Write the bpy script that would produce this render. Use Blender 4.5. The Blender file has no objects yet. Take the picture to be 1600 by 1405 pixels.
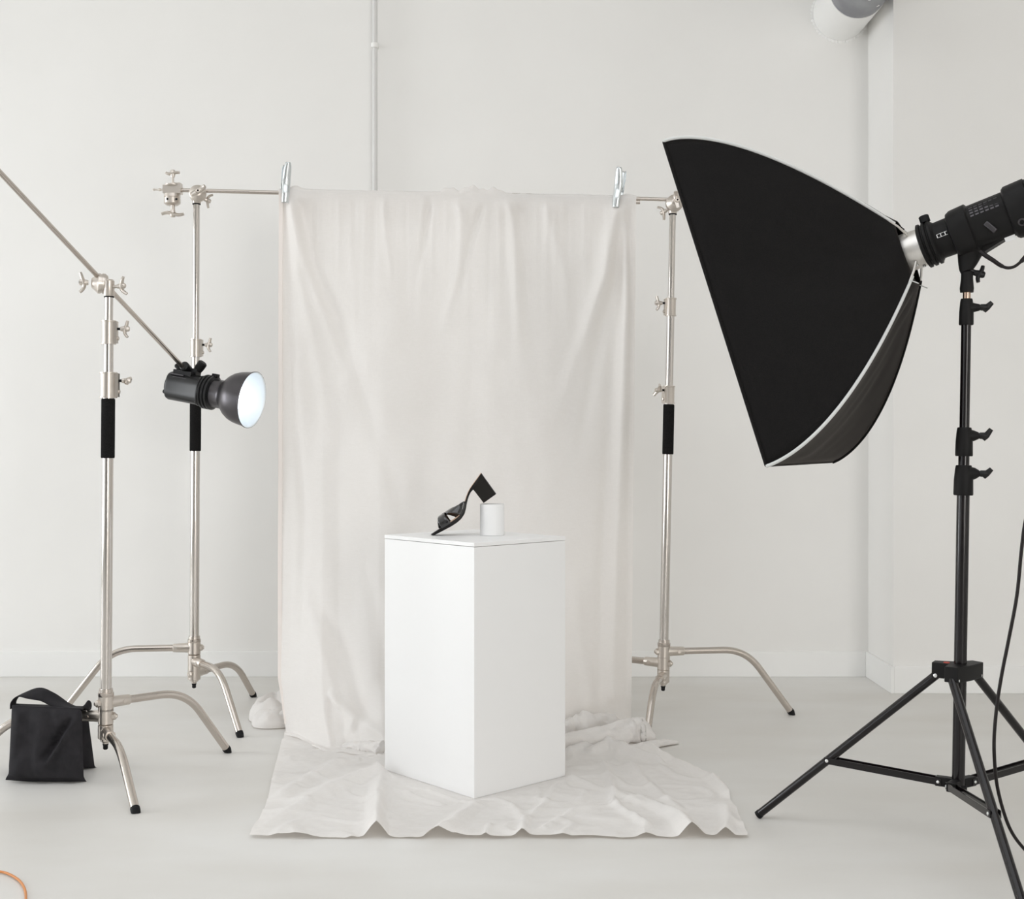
import bpy, math, random
from mathutils import Vector, Matrix, noise

random.seed(4)
V = Vector
SC = bpy.context.scene
COL = SC.collection
F, CX, HY, H = 1961.0, 800.0, 690.0, 1.05      # lens in pixels, horizon row, camera height


def bp(px, py, d):
    return V(((px - CX) / F * d, d, H - (py - HY) / F * d))


def fl(px, py, z=0.0):
    d = F * (H - z) / (py - HY)
    return V(((px - CX) / F * d, d, z))


def lerp(a, b, t):
    return a + (b - a) * t


def pl(tab, x):
    """piecewise linear table"""
    if x <= tab[0][0]:
        return tab[0][1]
    for (x0, y0), (x1, y1) in zip(tab, tab[1:]):
        if x <= x1:
            return y0 + (y1 - y0) * (x - x0) / (x1 - x0)
    return tab[-1][1]


def sstep(a, b, x):
    t = max(0.0, min(1.0, (x - a) / (b - a)))
    return t * t * (3 - 2 * t)


# ------------------------------------------------------------------ mesh building
def frame(axis, ref=None):
    a = axis.normalized()
    r = V(ref) if ref is not None else (V((0, 0, 1)) if abs(a.z) < 0.9 else V((1, 0, 0)))
    s = r - a * r.dot(a)
    if s.length < 1e-6:
        s = V((1, 0, 0)) - a * a.x
    s.normalize()
    return a, s, a.cross(s)


class MB:
    def __init__(self):
        self.v, self.f = [], []

    def ring_stack(self, rings, closed=True, caps=True):
        b = len(self.v)
        n = len(rings[0])
        for r in rings:
            self.v += r
        for i in range(len(rings) - 1):
            for j in range(n if closed else n - 1):
                k = (j + 1) % n
                self.f.append((b + i * n + j, b + i * n + k, b + (i + 1) * n + k, b + (i + 1) * n + j))
        if caps and closed:
            self.f.append(tuple(b + j for j in range(n))[::-1])
            e = b + (len(rings) - 1) * n
            self.f.append(tuple(e + j for j in range(n)))
        return self

    def tube(self, path, r, n=16, caps=True, ref=None, flat=1.0):
        """sweep; r scalar/list; flat squeezes along the reference direction"""
        path = [V(p) for p in path]
        m = len(path)
        rr = r if isinstance(r, (list, tuple)) else [r] * m
        tang = []
        for i in range(m):
            t = path[min(i + 1, m - 1)] - path[max(i - 1, 0)]
            tang.append(t.normalized())
        a, s, u = frame(tang[0], ref)
        rings = []
        for i in range(m):
            if ref is not None:
                a, s, u = frame(tang[i], ref)
            else:
                s = (s - tang[i] * s.dot(tang[i])).normalized()
                u = tang[i].cross(s)
            rings.append([path[i] + (s * math.cos(2 * math.pi * k / n) * flat + u * math.sin(2 * math.pi * k / n)) * rr[i]
                          for k in range(n)])
        return self.ring_stack(rings, True, caps)

    def lathe(self, o, axis, prof, n=32, caps=True, ref=None, sq=0.0):
        a, s, u = frame(V(axis), ref)
        rings = []
        for (t, r) in prof:
            ring = []
            for k in range(n):
                c, d = math.cos(2 * math.pi * k / n), math.sin(2 * math.pi * k / n)
                q = 1.0
                if sq:
                    q = 1 / max((abs(c) ** sq + abs(d) ** sq) ** (1 / sq), 1e-6)
                ring.append(V(o) + a * t + (s * c + u * d) * r * q)
            rings.append(ring)
        return self.ring_stack(rings, True, caps)

    def cyl(self, p, q, r, n=20):
        return self.tube([p, q], r, n)

    def box(self, c, ax, ay, az, hx, hy, hz):
        b = len(self.v)
        for i in (-1, 1):
            for j in (-1, 1):
                for k in (-1, 1):
                    self.v.append(V(c) + ax * (hx * i) + ay * (hy * j) + az * (hz * k))
        for q in ((0, 1, 3, 2), (4, 6, 7, 5), (0, 4, 5, 1), (2, 3, 7, 6), (0, 2, 6, 4), (1, 5, 7, 3)):
            self.f.append(tuple(b + i for i in q))
        return self

    def abox(self, x0, x1, y0, y1, z0, z1):
        return self.box(V(((x0 + x1) / 2, (y0 + y1) / 2, (z0 + z1) / 2)), V((1, 0, 0)), V((0, 1, 0)), V((0, 0, 1)),
                        (x1 - x0) / 2, (y1 - y0) / 2, (z1 - z0) / 2)

    def prism(self, poly, vec):
        vec = V(vec)
        return self.ring_stack([[V(p) for p in poly], [V(p) + vec for p in poly]])

    def grid(self, fn, nu, nv):
        b = len(self.v)
        for j in range(nv + 1):
            for i in range(nu + 1):
                self.v.append(V(fn(i / nu, j / nv)))
        for j in range(nv):
            for i in range(nu):
                p = b + j * (nu + 1) + i
                self.f.append((p, p + 1, p + nu + 2, p + nu + 1))
        return self


ROOT = {}


def obj(name, mb, mat, parent=None, base=None, smooth=40, bevel=0, solid=0, offset=0, subsurf=0):
    """link one mesh object; base = world origin for a top-level mesh"""
    o0 = ROOT[parent.name] if parent is not None else V(base if base is not None else (0, 0, 0))
    me = bpy.data.meshes.new(name)
    me.from_pydata([v - o0 for v in mb.v], [], mb.f)
    me.validate()
    me.update()
    import bmesh
    bm = bmesh.new()
    bm.from_mesh(me)
    bmesh.ops.recalc_face_normals(bm, faces=bm.faces)
    bm.to_mesh(me)
    bm.free()
    o = bpy.data.objects.new(name, me)
    COL.objects.link(o)
    me.materials.append(mat)
    if smooth:
        me.shade_smooth()
        me.set_sharp_from_angle(angle=math.radians(smooth))
    if parent is not None:
        o.parent = parent
    else:
        o.location = o0
    ROOT[o.name] = o0
    if solid:
        md = o.modifiers.new('thickness', 'SOLIDIFY')
        md.thickness = solid
        md.offset = offset
    if bevel:
        md = o.modifiers.new('edges', 'BEVEL')
        md.width = bevel
        md.segments = 3
        md.limit_method = 'ANGLE'
    if subsurf:
        md = o.modifiers.new('sub', 'SUBSURF')
        md.levels = md.render_levels = subsurf
    return o


def tag(o, label=None, cat=None, group=None, kind=None):
    if label:
        o['label'] = label
    if cat:
        o['category'] = cat
    if group:
        o['group'] = group
    if kind:
        o['kind'] = kind
    return o


def thing(name, label, cat, loc, group=None):
    o = bpy.data.objects.new(name, None)
    COL.objects.link(o)
    o.empty_display_size = 0.05
    o.location = loc
    ROOT[o.name] = V(loc)
    return tag(o, label, cat, group)


# ------------------------------------------------------------------ materials
def mat(name, col, rough=0.5, metal=0.0, spec=0.5, emit=None, estr=0.0):
    m = bpy.data.materials.new(name)
    m.use_nodes = True
    b = m.node_tree.nodes['Principled BSDF']
    b.inputs['Base Color'].default_value = (*col, 1)
    b.inputs['Roughness'].default_value = rough
    b.inputs['Metallic'].default_value = metal
    b.inputs['Specular IOR Level'].default_value = spec
    if emit:
        b.inputs['Emission Color'].default_value = (*emit, 1)
        b.inputs['Emission Strength'].default_value = estr
    return m


def noisy(m, c0, c1, scale, detail=4, stretch=(1, 1, 1), bump=0.0, bscale=None, bdist=0.002, lo=0.35, hi=0.65, rough=None):
    nt = m.node_tree
    N, L = nt.nodes, nt.links
    b = N['Principled BSDF']
    tc = N.new('ShaderNodeTexCoord')
    mp = N.new('ShaderNodeMapping')
    mp.inputs['Scale'].default_value = stretch
    L.new(tc.outputs['Object'], mp.inputs['Vector'])
    no = N.new('ShaderNodeTexNoise')
    no.inputs['Scale'].default_value = scale
    no.inputs['Detail'].default_value = detail
    L.new(mp.outputs['Vector'], no.inputs['Vector'])
    cr = N.new('ShaderNodeValToRGB')
    cr.color_ramp.elements[0].position = lo
    cr.color_ramp.elements[1].position = hi
    cr.color_ramp.elements[0].color = (*c0, 1)
    cr.color_ramp.elements[1].color = (*c1, 1)
    L.new(no.outputs['Fac'], cr.inputs['Fac'])
    L.new(cr.outputs['Color'], b.inputs['Base Color'])
    if bump:
        n2 = N.new('ShaderNodeTexNoise')
        n2.inputs['Scale'].default_value = bscale or scale
        n2.inputs['Detail'].default_value = 6
        L.new(mp.outputs['Vector'], n2.inputs['Vector'])
        bu = N.new('ShaderNodeBump')
        bu.inputs['Strength'].default_value = bump
        bu.inputs['Distance'].default_value = bdist
        L.new(n2.outputs['Fac'], bu.inputs['Height'])
        L.new(bu.outputs['Normal'], b.inputs['Normal'])
    if rough:
        rr = N.new('ShaderNodeMapRange')
        rr.inputs['To Min'].default_value, rr.inputs['To Max'].default_value = rough
        L.new(no.outputs['Fac'], rr.inputs['Value'])
        L.new(rr.outputs['Result'], b.inputs['Roughness'])
    return m


M = {}
M['wall'] = noisy(mat('painted_plaster', (0.8, 0.79, 0.77), 0.75, spec=0.2), (0.80, 0.792, 0.776), (0.83, 0.823, 0.808), 1.2, 3,
                  bump=0.08, bscale=60, bdist=0.001)
M['ceil'] = mat('ceiling_paint', (0.8, 0.8, 0.79), 0.9, spec=0.1)
M['base'] = mat('baseboard_paint', (0.84, 0.84, 0.83), 0.45, spec=0.3)
M['floor'] = noisy(mat('polished_concrete', (0.6, 0.6, 0.58), 0.4, spec=0.4), (0.62, 0.602, 0.570), (0.70, 0.692, 0.672), 1.6, 8,
                   stretch=(0.6, 1.3, 1), bump=0.05, bscale=14, rough=(0.38, 0.52))
M['podium'] = mat('white_laminate', (0.84, 0.84, 0.84), 0.42, spec=0.4)
M['white'] = mat('white_gloss_paint', (0.86, 0.86, 0.85), 0.3)
M['nickel'] = mat('satin_nickel', (0.56, 0.51, 0.465), 0.22, 1.0)
M['cast'] = mat('cast_nickel', (0.63, 0.58, 0.53), 0.32, 1.0)
M['chrome'] = mat('bright_chrome', (0.62, 0.585, 0.555), 0.10, 1.0)
M['zinc'] = mat('zinc_steel', (0.72, 0.755, 0.77), 0.24, 1.0)
M['foam'] = noisy(mat('black_foam', (0.012, 0.012, 0.012), 0.95, spec=0.1), (0.008, 0.008, 0.008), (0.016, 0.015, 0.015), 300, 2,
                  bump=0.4, bscale=500, bdist=0.0008)
M['rubber'] = mat('black_rubber', (0.009, 0.009, 0.010), 0.6, spec=0.2)
M['plastic'] = mat('black_plastic', (0.009, 0.009, 0.0095), 0.34, spec=0.3)
M['plastic2'] = mat('matte_black_plastic', (0.0105, 0.010, 0.010), 0.5, spec=0.16)
M['tube'] = mat('black_anodised', (0.006, 0.0042, 0.0048), 0.13, 0.0, 0.42)
M['gunmetal'] = mat('gunmetal', (0.085, 0.08, 0.085), 0.33, 0.9)
M['fabric'] = noisy(mat('black_nylon', (0.01, 0.01, 0.011), 0.7, spec=0.08), (0.0065, 0.0062, 0.0065), (0.0095, 0.009, 0.009), 400, 2,
                    bump=0.25, bscale=500, bdist=0.0006)
fb = M['fabric'].node_tree.nodes['Principled BSDF']
fb.inputs['Sheen Weight'].default_value = 0.06
fb.inputs['Sheen Tint'].default_value = (1.0, 0.86, 0.76, 1)
M['bag'] = noisy(mat('worn_black_canvas', (0.014, 0.013, 0.016), 0.75, spec=0.15), (0.020, 0.019, 0.0215), (0.027, 0.0255, 0.0285), 30, 8,
                 bump=0.3, bscale=300, bdist=0.001)
M['piping'] = mat('pale_grey_piping', (0.60, 0.61, 0.60), 0.6)
M['diffuser'] = mat('white_diffuser_cloth', (0.8, 0.8, 0.8), 0.9)
M['silver'] = noisy(mat('brushed_aluminium', (0.72, 0.70, 0.67), 0.38, 1.0), (0.64, 0.61, 0.57), (0.80, 0.79, 0.77), 14, 4)
M['mark'] = mat('white_print', (0.75, 0.75, 0.75), 0.6)
M['lamp'] = mat('lit_modelling_lamp', (0.9, 0.95, 1.0), 0.4, emit=(0.92, 0.97, 1.0), estr=1.25)
M['reflector'] = mat('reflector_inside', (0.86, 0.90, 0.93), 0.45, 0.55)
M['leather'] = mat('black_leather', (0.007, 0.006, 0.006), 0.3, spec=0.25)
M['patent'] = mat('glossy_black_leather', (0.005, 0.005, 0.006), 0.10, spec=0.5)
M['patent'].node_tree.nodes['Principled BSDF'].inputs['Coat Weight'].default_value = 1.0
M['patent'].node_tree.nodes['Principled BSDF'].inputs['Coat Roughness'].default_value = 0.05
M['heel'] = mat('stacked_black_heel', (0.008, 0.0068, 0.005), 0.4, spec=0.22)
M['insole'] = mat('tan_leather', (0.62, 0.42, 0.30), 0.6)
M['cable'] = mat('dark_cable', (0.010, 0.007, 0.007), 0.4, spec=0.25)
M['orange'] = mat('orange_cable', (0.62, 0.24, 0.07), 0.5)
M['door'] = mat('charcoal_door_paint', (0.03, 0.028, 0.027), 0.5, spec=0.2)  # for the added panels that darken reflections in the metal
M['conduit'] = mat('conduit_paint', (0.66, 0.655, 0.645), 0.5, spec=0.3)
M['red'] = mat('red_dot', (0.5, 0.05, 0.03), 0.5)
M['copper'] = mat('bare_spigot', (0.5, 0.36, 0.28), 0.25, 1.0)
M['duct'] = noisy(mat('grey_duct_wrap', (0.3, 0.31, 0.33), 0.4, 0.3), (0.22, 0.225, 0.245), (0.34, 0.35, 0.37), 6, 5)
M['rivet'] = mat('steel_rivet', (0.85, 0.85, 0.85), 0.3, 1.0)


def cloth_mat():
    m = bpy.data.materials.new('unbleached_linen')
    m.use_nodes = True
    nt = m.node_tree
    N, L = nt.nodes, nt.links
    N.clear()
    out = N.new('ShaderNodeOutputMaterial')
    mix = N.new('ShaderNodeMixShader')
    mix.inputs[0].default_value = 0.26
    d = N.new('ShaderNodeBsdfDiffuse')
    t = N.new('ShaderNodeBsdfTranslucent')
    t.inputs['Color'].default_value = (0.80, 0.745, 0.70, 1)
    tc = N.new('ShaderNodeTexCoord')
    hs = []
    for sc in ((40, 40, 900), (900, 900, 45)):
        mp = N.new('ShaderNodeMapping')
        mp.inputs['Scale'].default_value = sc
        L.new(tc.outputs['Object'], mp.inputs['Vector'])
        no = N.new('ShaderNodeTexNoise')
        no.inputs['Scale'].default_value = 1.0
        no.inputs['Detail'].default_value = 3
        L.new(mp.outputs['Vector'], no.inputs['Vector'])
        hs.append(no)
    ad = N.new('ShaderNodeMath')
    ad.operation = 'ADD'
    L.new(hs[0].outputs['Fac'], ad.inputs[0])
    L.new(hs[1].outputs['Fac'], ad.inputs[1])
    cr = N.new('ShaderNodeValToRGB')
    cr.color_ramp.elements[0].position = 0.3
    cr.color_ramp.elements[1].position = 0.7
    cr.color_ramp.elements[0].color = (0.85, 0.83, 0.81, 1)
    cr.color_ramp.elements[1].color = (0.92, 0.905, 0.89, 1)
    hf = N.new('ShaderNodeMath')
    hf.operation = 'MULTIPLY'
    hf.inputs[1].default_value = 0.5
    L.new(ad.outputs[0], hf.inputs[0])
    L.new(hf.outputs[0], cr.inputs['Fac'])
    L.new(cr.outputs['Color'], d.inputs['Color'])
    wr = N.new('ShaderNodeTexNoise')
    wr.inputs['Scale'].default_value = 26
    wr.inputs['Detail'].default_value = 5
    L.new(tc.outputs['Object'], wr.inputs['Vector'])
    b0 = N.new('ShaderNodeBump')
    b0.inputs['Strength'].default_value = 0.32
    b0.inputs['Distance'].default_value = 0.006
    L.new(wr.outputs['Fac'], b0.inputs['Height'])
    bu = N.new('ShaderNodeBump')
    bu.inputs['Strength'].default_value = 0.22
    bu.inputs['Distance'].default_value = 0.0008
    L.new(hf.outputs[0], bu.inputs['Height'])
    L.new(b0.outputs['Normal'], bu.inputs['Normal'])
    L.new(bu.outputs['Normal'], d.inputs['Normal'])
    L.new(bu.outputs['Normal'], t.inputs['Normal'])
    L.new(d.outputs[0], mix.inputs[1])
    L.new(t.outputs[0], mix.inputs[2])
    L.new(mix.outputs[0], out.inputs[0])
    return m


M['linen'] = cloth_mat()
M['hem'] = mat('linen_selvage', (0.80, 0.745, 0.71), 0.9, spec=0.1)

X, Y, Z = V((1, 0, 0)), V((0, 1, 0)), V((0, 0, 1))

# ------------------------------------------------------------------ the room
DW = 5.61                     # back wall
XP, YP = 1.592, 5.24          # return wall: left face, front face
XL, XR, YF, ZC = -7.0, 5.6, -5.4, 3.9


def struct(name, mb, m, bevel=0):
    o = obj(name, mb, m, smooth=0, bevel=bevel)
    o['kind'] = 'structure'
    return o


struct('floor', MB().abox(XL - 0.2, XR + 0.2, YF - 0.2, DW + 0.2, -0.2, 0.0), M['floor'])
TOP_FILL = (-3.2, 2.2, -1.2, 3.2)    # unseen ceiling opening, added for the overhead fill lamp
struct('ceiling', MB().abox(XL - 0.2, TOP_FILL[0], YF - 0.2, DW + 0.2, ZC, ZC + 0.2).abox(TOP_FILL[1], XR + 0.2, YF - 0.2, DW + 0.2, ZC, ZC + 0.2)
       .abox(TOP_FILL[0], TOP_FILL[1], YF - 0.2, TOP_FILL[2], ZC, ZC + 0.2).abox(TOP_FILL[0], TOP_FILL[1], TOP_FILL[3], DW + 0.2, ZC, ZC + 0.2), M['ceil'])
struct('wall_back', MB().abox(XL - 0.2, XR + 0.2, DW, DW + 0.2, 0, ZC), M['wall'])
struct('wall_right', MB().abox(XR, XR + 0.2, YF, DW, 0, ZC), M['wall'])
struct('wall_return', MB().abox(XP, XR, YP, DW, 0, ZC), M['wall'])
# daylight openings: four in the left wall, those behind the camera added for frontal fill
WIN = [(-4.6, -2.7), (-2.1, -0.2), (0.4, 2.3), (2.9, 4.8)]
FRONT_FILL = [(-4.9, -3.0), (-0.3, 0.35), (2.25, 4.25)]
ZS, ZT = 0.12, 2.9


def pierced(name, horiz, wins, lo, hi):
    """a wall with window openings; horiz maps (a0, a1, z0, z1) to a box in the mesh"""
    mb = MB()
    horiz(mb, lo, hi, 0, ZS)
    horiz(mb, lo, hi, ZT, ZC)
    e = [lo] + [q for w in wins for q in w] + [hi]
    for a, b in zip(e[0::2], e[1::2]):
        horiz(mb, a, b, ZS, ZT)
    struct(name, mb, M['wall'])


pierced('wall_left', lambda m, a, b, z0, z1: m.abox(XL - 0.2, XL, a, b, z0, z1), WIN, YF, DW)
pierced('wall_front', lambda m, a, b, z0, z1: m.abox(a, b, YF - 0.2, YF, z0, z1), FRONT_FILL, XL - 0.2, XR + 0.2)
wn = 0
for wins, lf in ((WIN, True), (FRONT_FILL, False)):
    for a, b in wins:
        fr = MB()
        bars = [(y - 0.025, y + 0.025, ZS, ZT) for y in (a + 0.025, b - 0.025, (a + b) / 2)]
        bars += [(a, b, z - 0.025, z + 0.025) for z in (ZS + 0.025, ZT - 0.025, lerp(ZS, ZT, 0.34), lerp(ZS, ZT, 0.67))]
        for (p, q, z0, z1) in bars:
            if lf:
                fr.abox(XL - 0.12, XL - 0.06, p, q, z0, z1)
            else:
                fr.abox(p, q, YF - 0.12, YF - 0.06, z0, z1)
        wn += 1
        struct('window_%d' % wn, fr, M['plastic2'])  # frames behind the camera belong to the added fill openings
struct('baseboard_back', MB().abox(XL, XP - 0.014, DW - 0.014, DW, 0, 0.112), M['base'], 0.002)
struct('baseboard_return', MB().abox(XP - 0.014, XP, YP - 0.014, DW, 0, 0.112).abox(XP, XR, YP - 0.014, YP, 0, 0.112), M['base'], 0.002)
struct('baseboard_left', MB().abox(XL, XL + 0.014, YF, DW - 0.014, 0, 0.112), M['base'], 0.002)

# unseen door-shaped dark panels, added behind the camera for the metal poles to reflect
for i, (a, b) in enumerate(((-2.75, -0.45), (0.5, 2.1))):
    m = (a + b) / 2
    dm = MB()
    for p, q in ((a, m - 0.01), (m + 0.01, b)):
        dm.abox(p, q, YF, YF + 0.05, 0.02, 3.1).abox(p + 0.12, q - 0.12, YF + 0.05, YF + 0.06, 0.2, 1.4).abox(p + 0.12, q - 0.12, YF + 0.05, YF + 0.06, 1.55, 2.95)
    struct('door_%d' % (i + 1), dm, M['door'])

# conduit on the back wall
cx = (586 - CX) / F * DW + 0.003
t = thing('conduit_pipe', 'thin white vertical conduit pipe on the back wall, disappearing behind the hanging cloth', 'pipe', (cx, DW, 0.112))
obj('pipe', MB().cyl(V((cx, DW - 0.034, 0.112)), V((cx, DW - 0.034, ZC)), 0.0115, 16), M['conduit'], t)
zb = H + (690 - 75) / F * DW
for z in (zb, 1.3):
    obj('pipe_clip', MB().cyl(V((cx, DW - 0.034, z - 0.010)), V((cx, DW - 0.034, z + 0.010)), 0.0165, 16).abox(cx - 0.012, cx + 0.012, DW - 0.034, DW, z - 0.006, z + 0.006),
        M['wall'], t)

# round duct coming out of the wall
dc = bp(1313, 21, DW)
t = thing('ventilation_duct', 'white round pipe with a grey section sticking out high on the back wall', 'pipe', (dc.x, DW, dc.z))
obj('pipe', MB().lathe(dc - Y * 0.29, Y, [(0, 0.117), (0.0, 0.122), (0.29, 0.122)], 48, False), M['white'], t)
obj('grey_duct', MB().lathe(V((dc.x, 2.9, dc.z)), Y, [(0, 0.119), (DW - 2.9 - 0.288, 0.119)], 48), M['duct'], t)
cau = MB()
for k in range(48):
    a0 = 2 * math.pi * k / 48
    r0 = 0.124 + 0.004 * noise.noise(V((k * 0.7, 0, 3)))
    cau.lathe(dc + V((math.cos(a0) * r0, -0.004, math.sin(a0) * r0)), Y, [(0, 0.002), (0.002, 0.009 + 0.003 * math.sin(k * 2.3)), (0.005, 0.011)], 8)
obj('sealant', cau, M['white'], t)
for a0, y in ((-1.15, 5.2), (-0.72, 5.16), (-0.66, 5.19), (-1.7, 5.1)):
    c = V((dc.x + math.cos(a0) * 0.119, y, dc.z + math.sin(a0) * 0.119))
    n_ = V((math.cos(a0), 0, math.sin(a0)))
    obj('rivet', MB().lathe(c - n_ * 0.001, n_, [(0, 0.007), (0.0025, 0.006)], 10), M['white'], t)


# ------------------------------------------------------------------ C-stands
def wing(mb, o, axis, blade, size=0.03, thick=0.007, curl=0.35):
    """winged clamp handle: hub on an axis, two curved blades"""
    axis = V(axis).normalized()
    blade = (V(blade) - axis * V(blade).dot(axis)).normalized()
    side = axis.cross(blade)
    mb.lathe(o, axis, [(-0.012, thick * 0.9), (0, thick * 1.15), (0.012, thick * 1.15), (0.016, thick * 0.8)], 14)
    path, rad = [], []
    for i in range(17):
        q = i / 8 - 1
        path.append(o + blade * (q * size) + axis * (0.003 + curl * size * (q * q - 0.25 * abs(q)) + 0.10 * size * math.sin(q * 3.1)))
        rad.append(thick * (1.25 - 0.30 * abs(q) ** 1.5))
    mb.tube(path, rad, 12, True, ref=axis, flat=0.62)
    return mb


def bent_leg(mb, c, az, zh, rk, R, r=0.0128, bend=0.09):
    d = V(az)
    d.z = 0
    d.normalize()
    a = V((c.x, c.y, zh)) + d * 0.03
    k = V((c.x, c.y, zh)) + d * rk
    f = V((c.x, c.y, 0.0)) + d * R
    u2 = (f - k).normalized()
    u1 = (k - a).normalized()
    foot_top = f - u2 * 0.018
    path = [a, lerp(a, k, 0.5)]
    b1 = min(bend, (k - a).length * 0.45)
    p0, p2 = k - u1 * b1, k + u2 * bend
    for i in range(13):
        s = i / 12
        path.append(p0 * (1 - s) ** 2 + k * 2 * s * (1 - s) + p2 * s * s)
    path += [lerp(p2, foot_top, 0.5), foot_top]
    mb.tube(path, r, 18)
    return foot_top, f, d


def c_stand(label, base_d, p_low, p_high, zs, legs, collars, foam, risers, top, group):
    """p_low/p_high pixel points of the pole axis at depth base_d"""
    a, b = bp(*p_low, base_d), bp(*p_high, base_d)
    ax = (b - a).normalized()
    g = a - ax * (a.z / ax.z)

    def at(py):
        z = H - (py - HY) / F * base_d
        return g + ax * (z / ax.z)
    root = thing('c_stand', label, 'light stand', V((g.x, g.y, 0)), group)
    # tubes
    ys = risers            # [(y_bottom, y_top, radius)...]
    for i, (y0, y1, r) in enumerate(ys):
        obj('column' if i == 0 else 'riser', MB().cyl(at(y0), at(y1), r, 24), M['chrome'], root)
    fo = at(foam[0]), at(foam[1])
    ln = (fo[1] - fo[0]).length
    obj('foam_grip', MB().lathe(fo[0], ax, [(0, 0.0185), (0, 0.0200), (0.004, 0.0212), (ln - 0.004, 0.0212), (ln, 0.0200), (ln, 0.0185)], 28),
        M['foam'], root)
    for (y0, y1, r, kd, bl, ysplit, ky) in collars:
        p, q = at(y0), at(y1)
        h = (q - p).length
        m = at(ysplit)
        hs = (m - p).length
        kd = V(kd).normalized()
        mb = MB().lathe(p, ax, [(0, r * 1.12), (0.004, r * 1.12), (0.0045, r), (hs - 0.001, r), (hs - 0.001, r * 0.97), (hs + 0.001, r * 0.97),
                                (hs + 0.001, r), (h - 0.0045, r), (h - 0.004, r * 1.12), (h, r * 1.12)], 28)
        kk = at(ky)
        side = ax.cross(kd).normalized()
        mb.box((p + q) / 2 + kd * r * 0.95, kd, side, ax, r * 0.38, r * 0.5, h * 0.46)
        mb.lathe(p + ax * h * 0.25 + kd * r * 1.15, kd, [(0, 0.006), (0.008, 0.006), (0.009, 0.003)], 12)
        co = obj('collar', mb, M['cast'], root)
        kb = MB()
        o_ = kk + kd * (r * 1.3 + 0.022)
        wing(kb, o_, kd, bl, 0.026, 0.0075)
        kn = obj('knob', kb, M['cast'], co)
        obj('thread', MB().cyl(kk + kd * r * 1.2, o_ - kd * 0.008, 0.0042, 10), M['rubber'], co)
    # legs, each with its casting
    for (az, yh, rk, R, hh) in legs:
        c = at(yh)
        d = V(az)
        d.z = 0
        d.normalize()
        lm = MB()
        ft, f, d = bent_leg(lm, c, d, c.z, rk, R)
        lg = obj('leg', lm, M['nickel'], root)
        u = (f - ft).normalized()
        e1, s1, t1 = frame(u)
        cap = MB().ring_stack([[ft - u * 0.004 + (s1 * math.cos(k * math.pi / 8) + t1 * math.sin(k * math.pi / 8)) * 0.0138 for k in range(16)],
                               [ft + u * 0.006 + (s1 * math.cos(k * math.pi / 8) + t1 * math.sin(k * math.pi / 8)) * 0.0138 for k in range(16)],
                               [V((p.x, p.y, 0.0015)) for p in
                                [ft + u * 0.013 + (s1 * math.cos(k * math.pi / 8) + t1 * math.sin(k * math.pi / 8)) * 0.0128 for k in range(16)]]])
        obj('foot_cap', cap, M['rubber'], lg)
        hb = MB().lathe(c - ax * hh / 2, ax, [(0, 0.021), (0.002, 0.0235), (hh - 0.002, 0.0235), (hh, 0.021)], 24)
        hb.lathe(c, d, [(0.0, 0.019), (0.030, 0.0185), (0.034, 0.0178), (0.075, 0.0165), (0.078, 0.0150)], 20)
        sd = d.cross(Z)
        hb.lathe(c + d * 0.056 - sd * 0.019, sd, [(0, 0.004), (0, 0.0065), (0.038, 0.0065), (0.038, 0.004)], 12)
        hb.lathe(c - d * 0.018, -d, [(0, 0.012), (0.012, 0.012), (0.016, 0.007), (0.019, 0.006)], 6)
        obj('leg_casting', hb, M['cast'], root)
    ylo = max(l[1] for l in legs)
    lo = at(ylo) - ax * 0.03
    obj('end_plug', MB().lathe(lo, -ax, [(0, 0.009), (0.012, 0.009), (0.014, 0.0075), (0.024, 0.0075), (0.027, 0.005)], 16), M['rubber'], root)
    obj('end_collar', MB().lathe(lo + ax * 0.01, -ax, [(0, 0.016), (0.010, 0.016), (0.014, 0.010), (0.018, 0.010)], 20), M['cast'], root)
    yhi = min(l[1] for l in legs)
    hi = at(yhi) + ax * 0.02
    obj('base_ring', MB().lathe(hi, ax, [(0, 0.0235), (0.003, 0.0245), (0.012, 0.0245), (0.013, 0.0215), (0.024, 0.021)], 28), M['nickel'], root)
    # grip head
    hp, dax, kdir, hr = top['p'], V(top['axis']).normalized(), V(top['knob']).normalized(), top.get('r', 0.032)
    hm = MB()
    hm.lathe(at(top['y0']), ax, [(0, 0.014), (0.004, 0.0165), (0.05, 0.0165), (0.055, 0.012)], 20)     # socket on the spigot
    hm.lathe(hp - dax * 0.026, dax, [(0, 0.014), (0.002, hr * 0.80), (0.010, hr), (0.019, hr), (0.0195, hr * 0.93), (0.0225, hr * 0.93),
                                     (0.023, hr), (0.032, hr), (0.040, hr * 0.74), (0.050, 0.016), (0.052, 0.012)], 36)
    gh = obj('grip_head', hm, M['cast'], root)
    kb = MB()
    wing(kb, hp + dax * 0.046, dax, top['blade'], 0.031, 0.0085, 0.45)
    obj('knob', kb, M['cast'], gh)
    obj('dark_socket', MB().lathe(hp + dax * 0.0605, dax, [(0, 0.0045), (0.0022, 0.004)], 6), M['rubber'], gh)
    kb = MB()
    q = at(top['y0']) + ax * 0.03
    wing(kb, q + kdir * 0.040, kdir, top['blade2'], 0.027, 0.0075, 0.6)
    kb.cyl(q + kdir * 0.012, q + kdir * 0.034, 0.005, 12)
    obj('knob', kb, M['cast'], gh)
    obj('black_washer', MB().lathe(at(top['y0']) - ax * 0.002, ax, [(0, 0.0155), (0.004, 0.0155)], 24), M['rubber'], root)
    return root, at


GR = 'steel C-stands'
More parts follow.
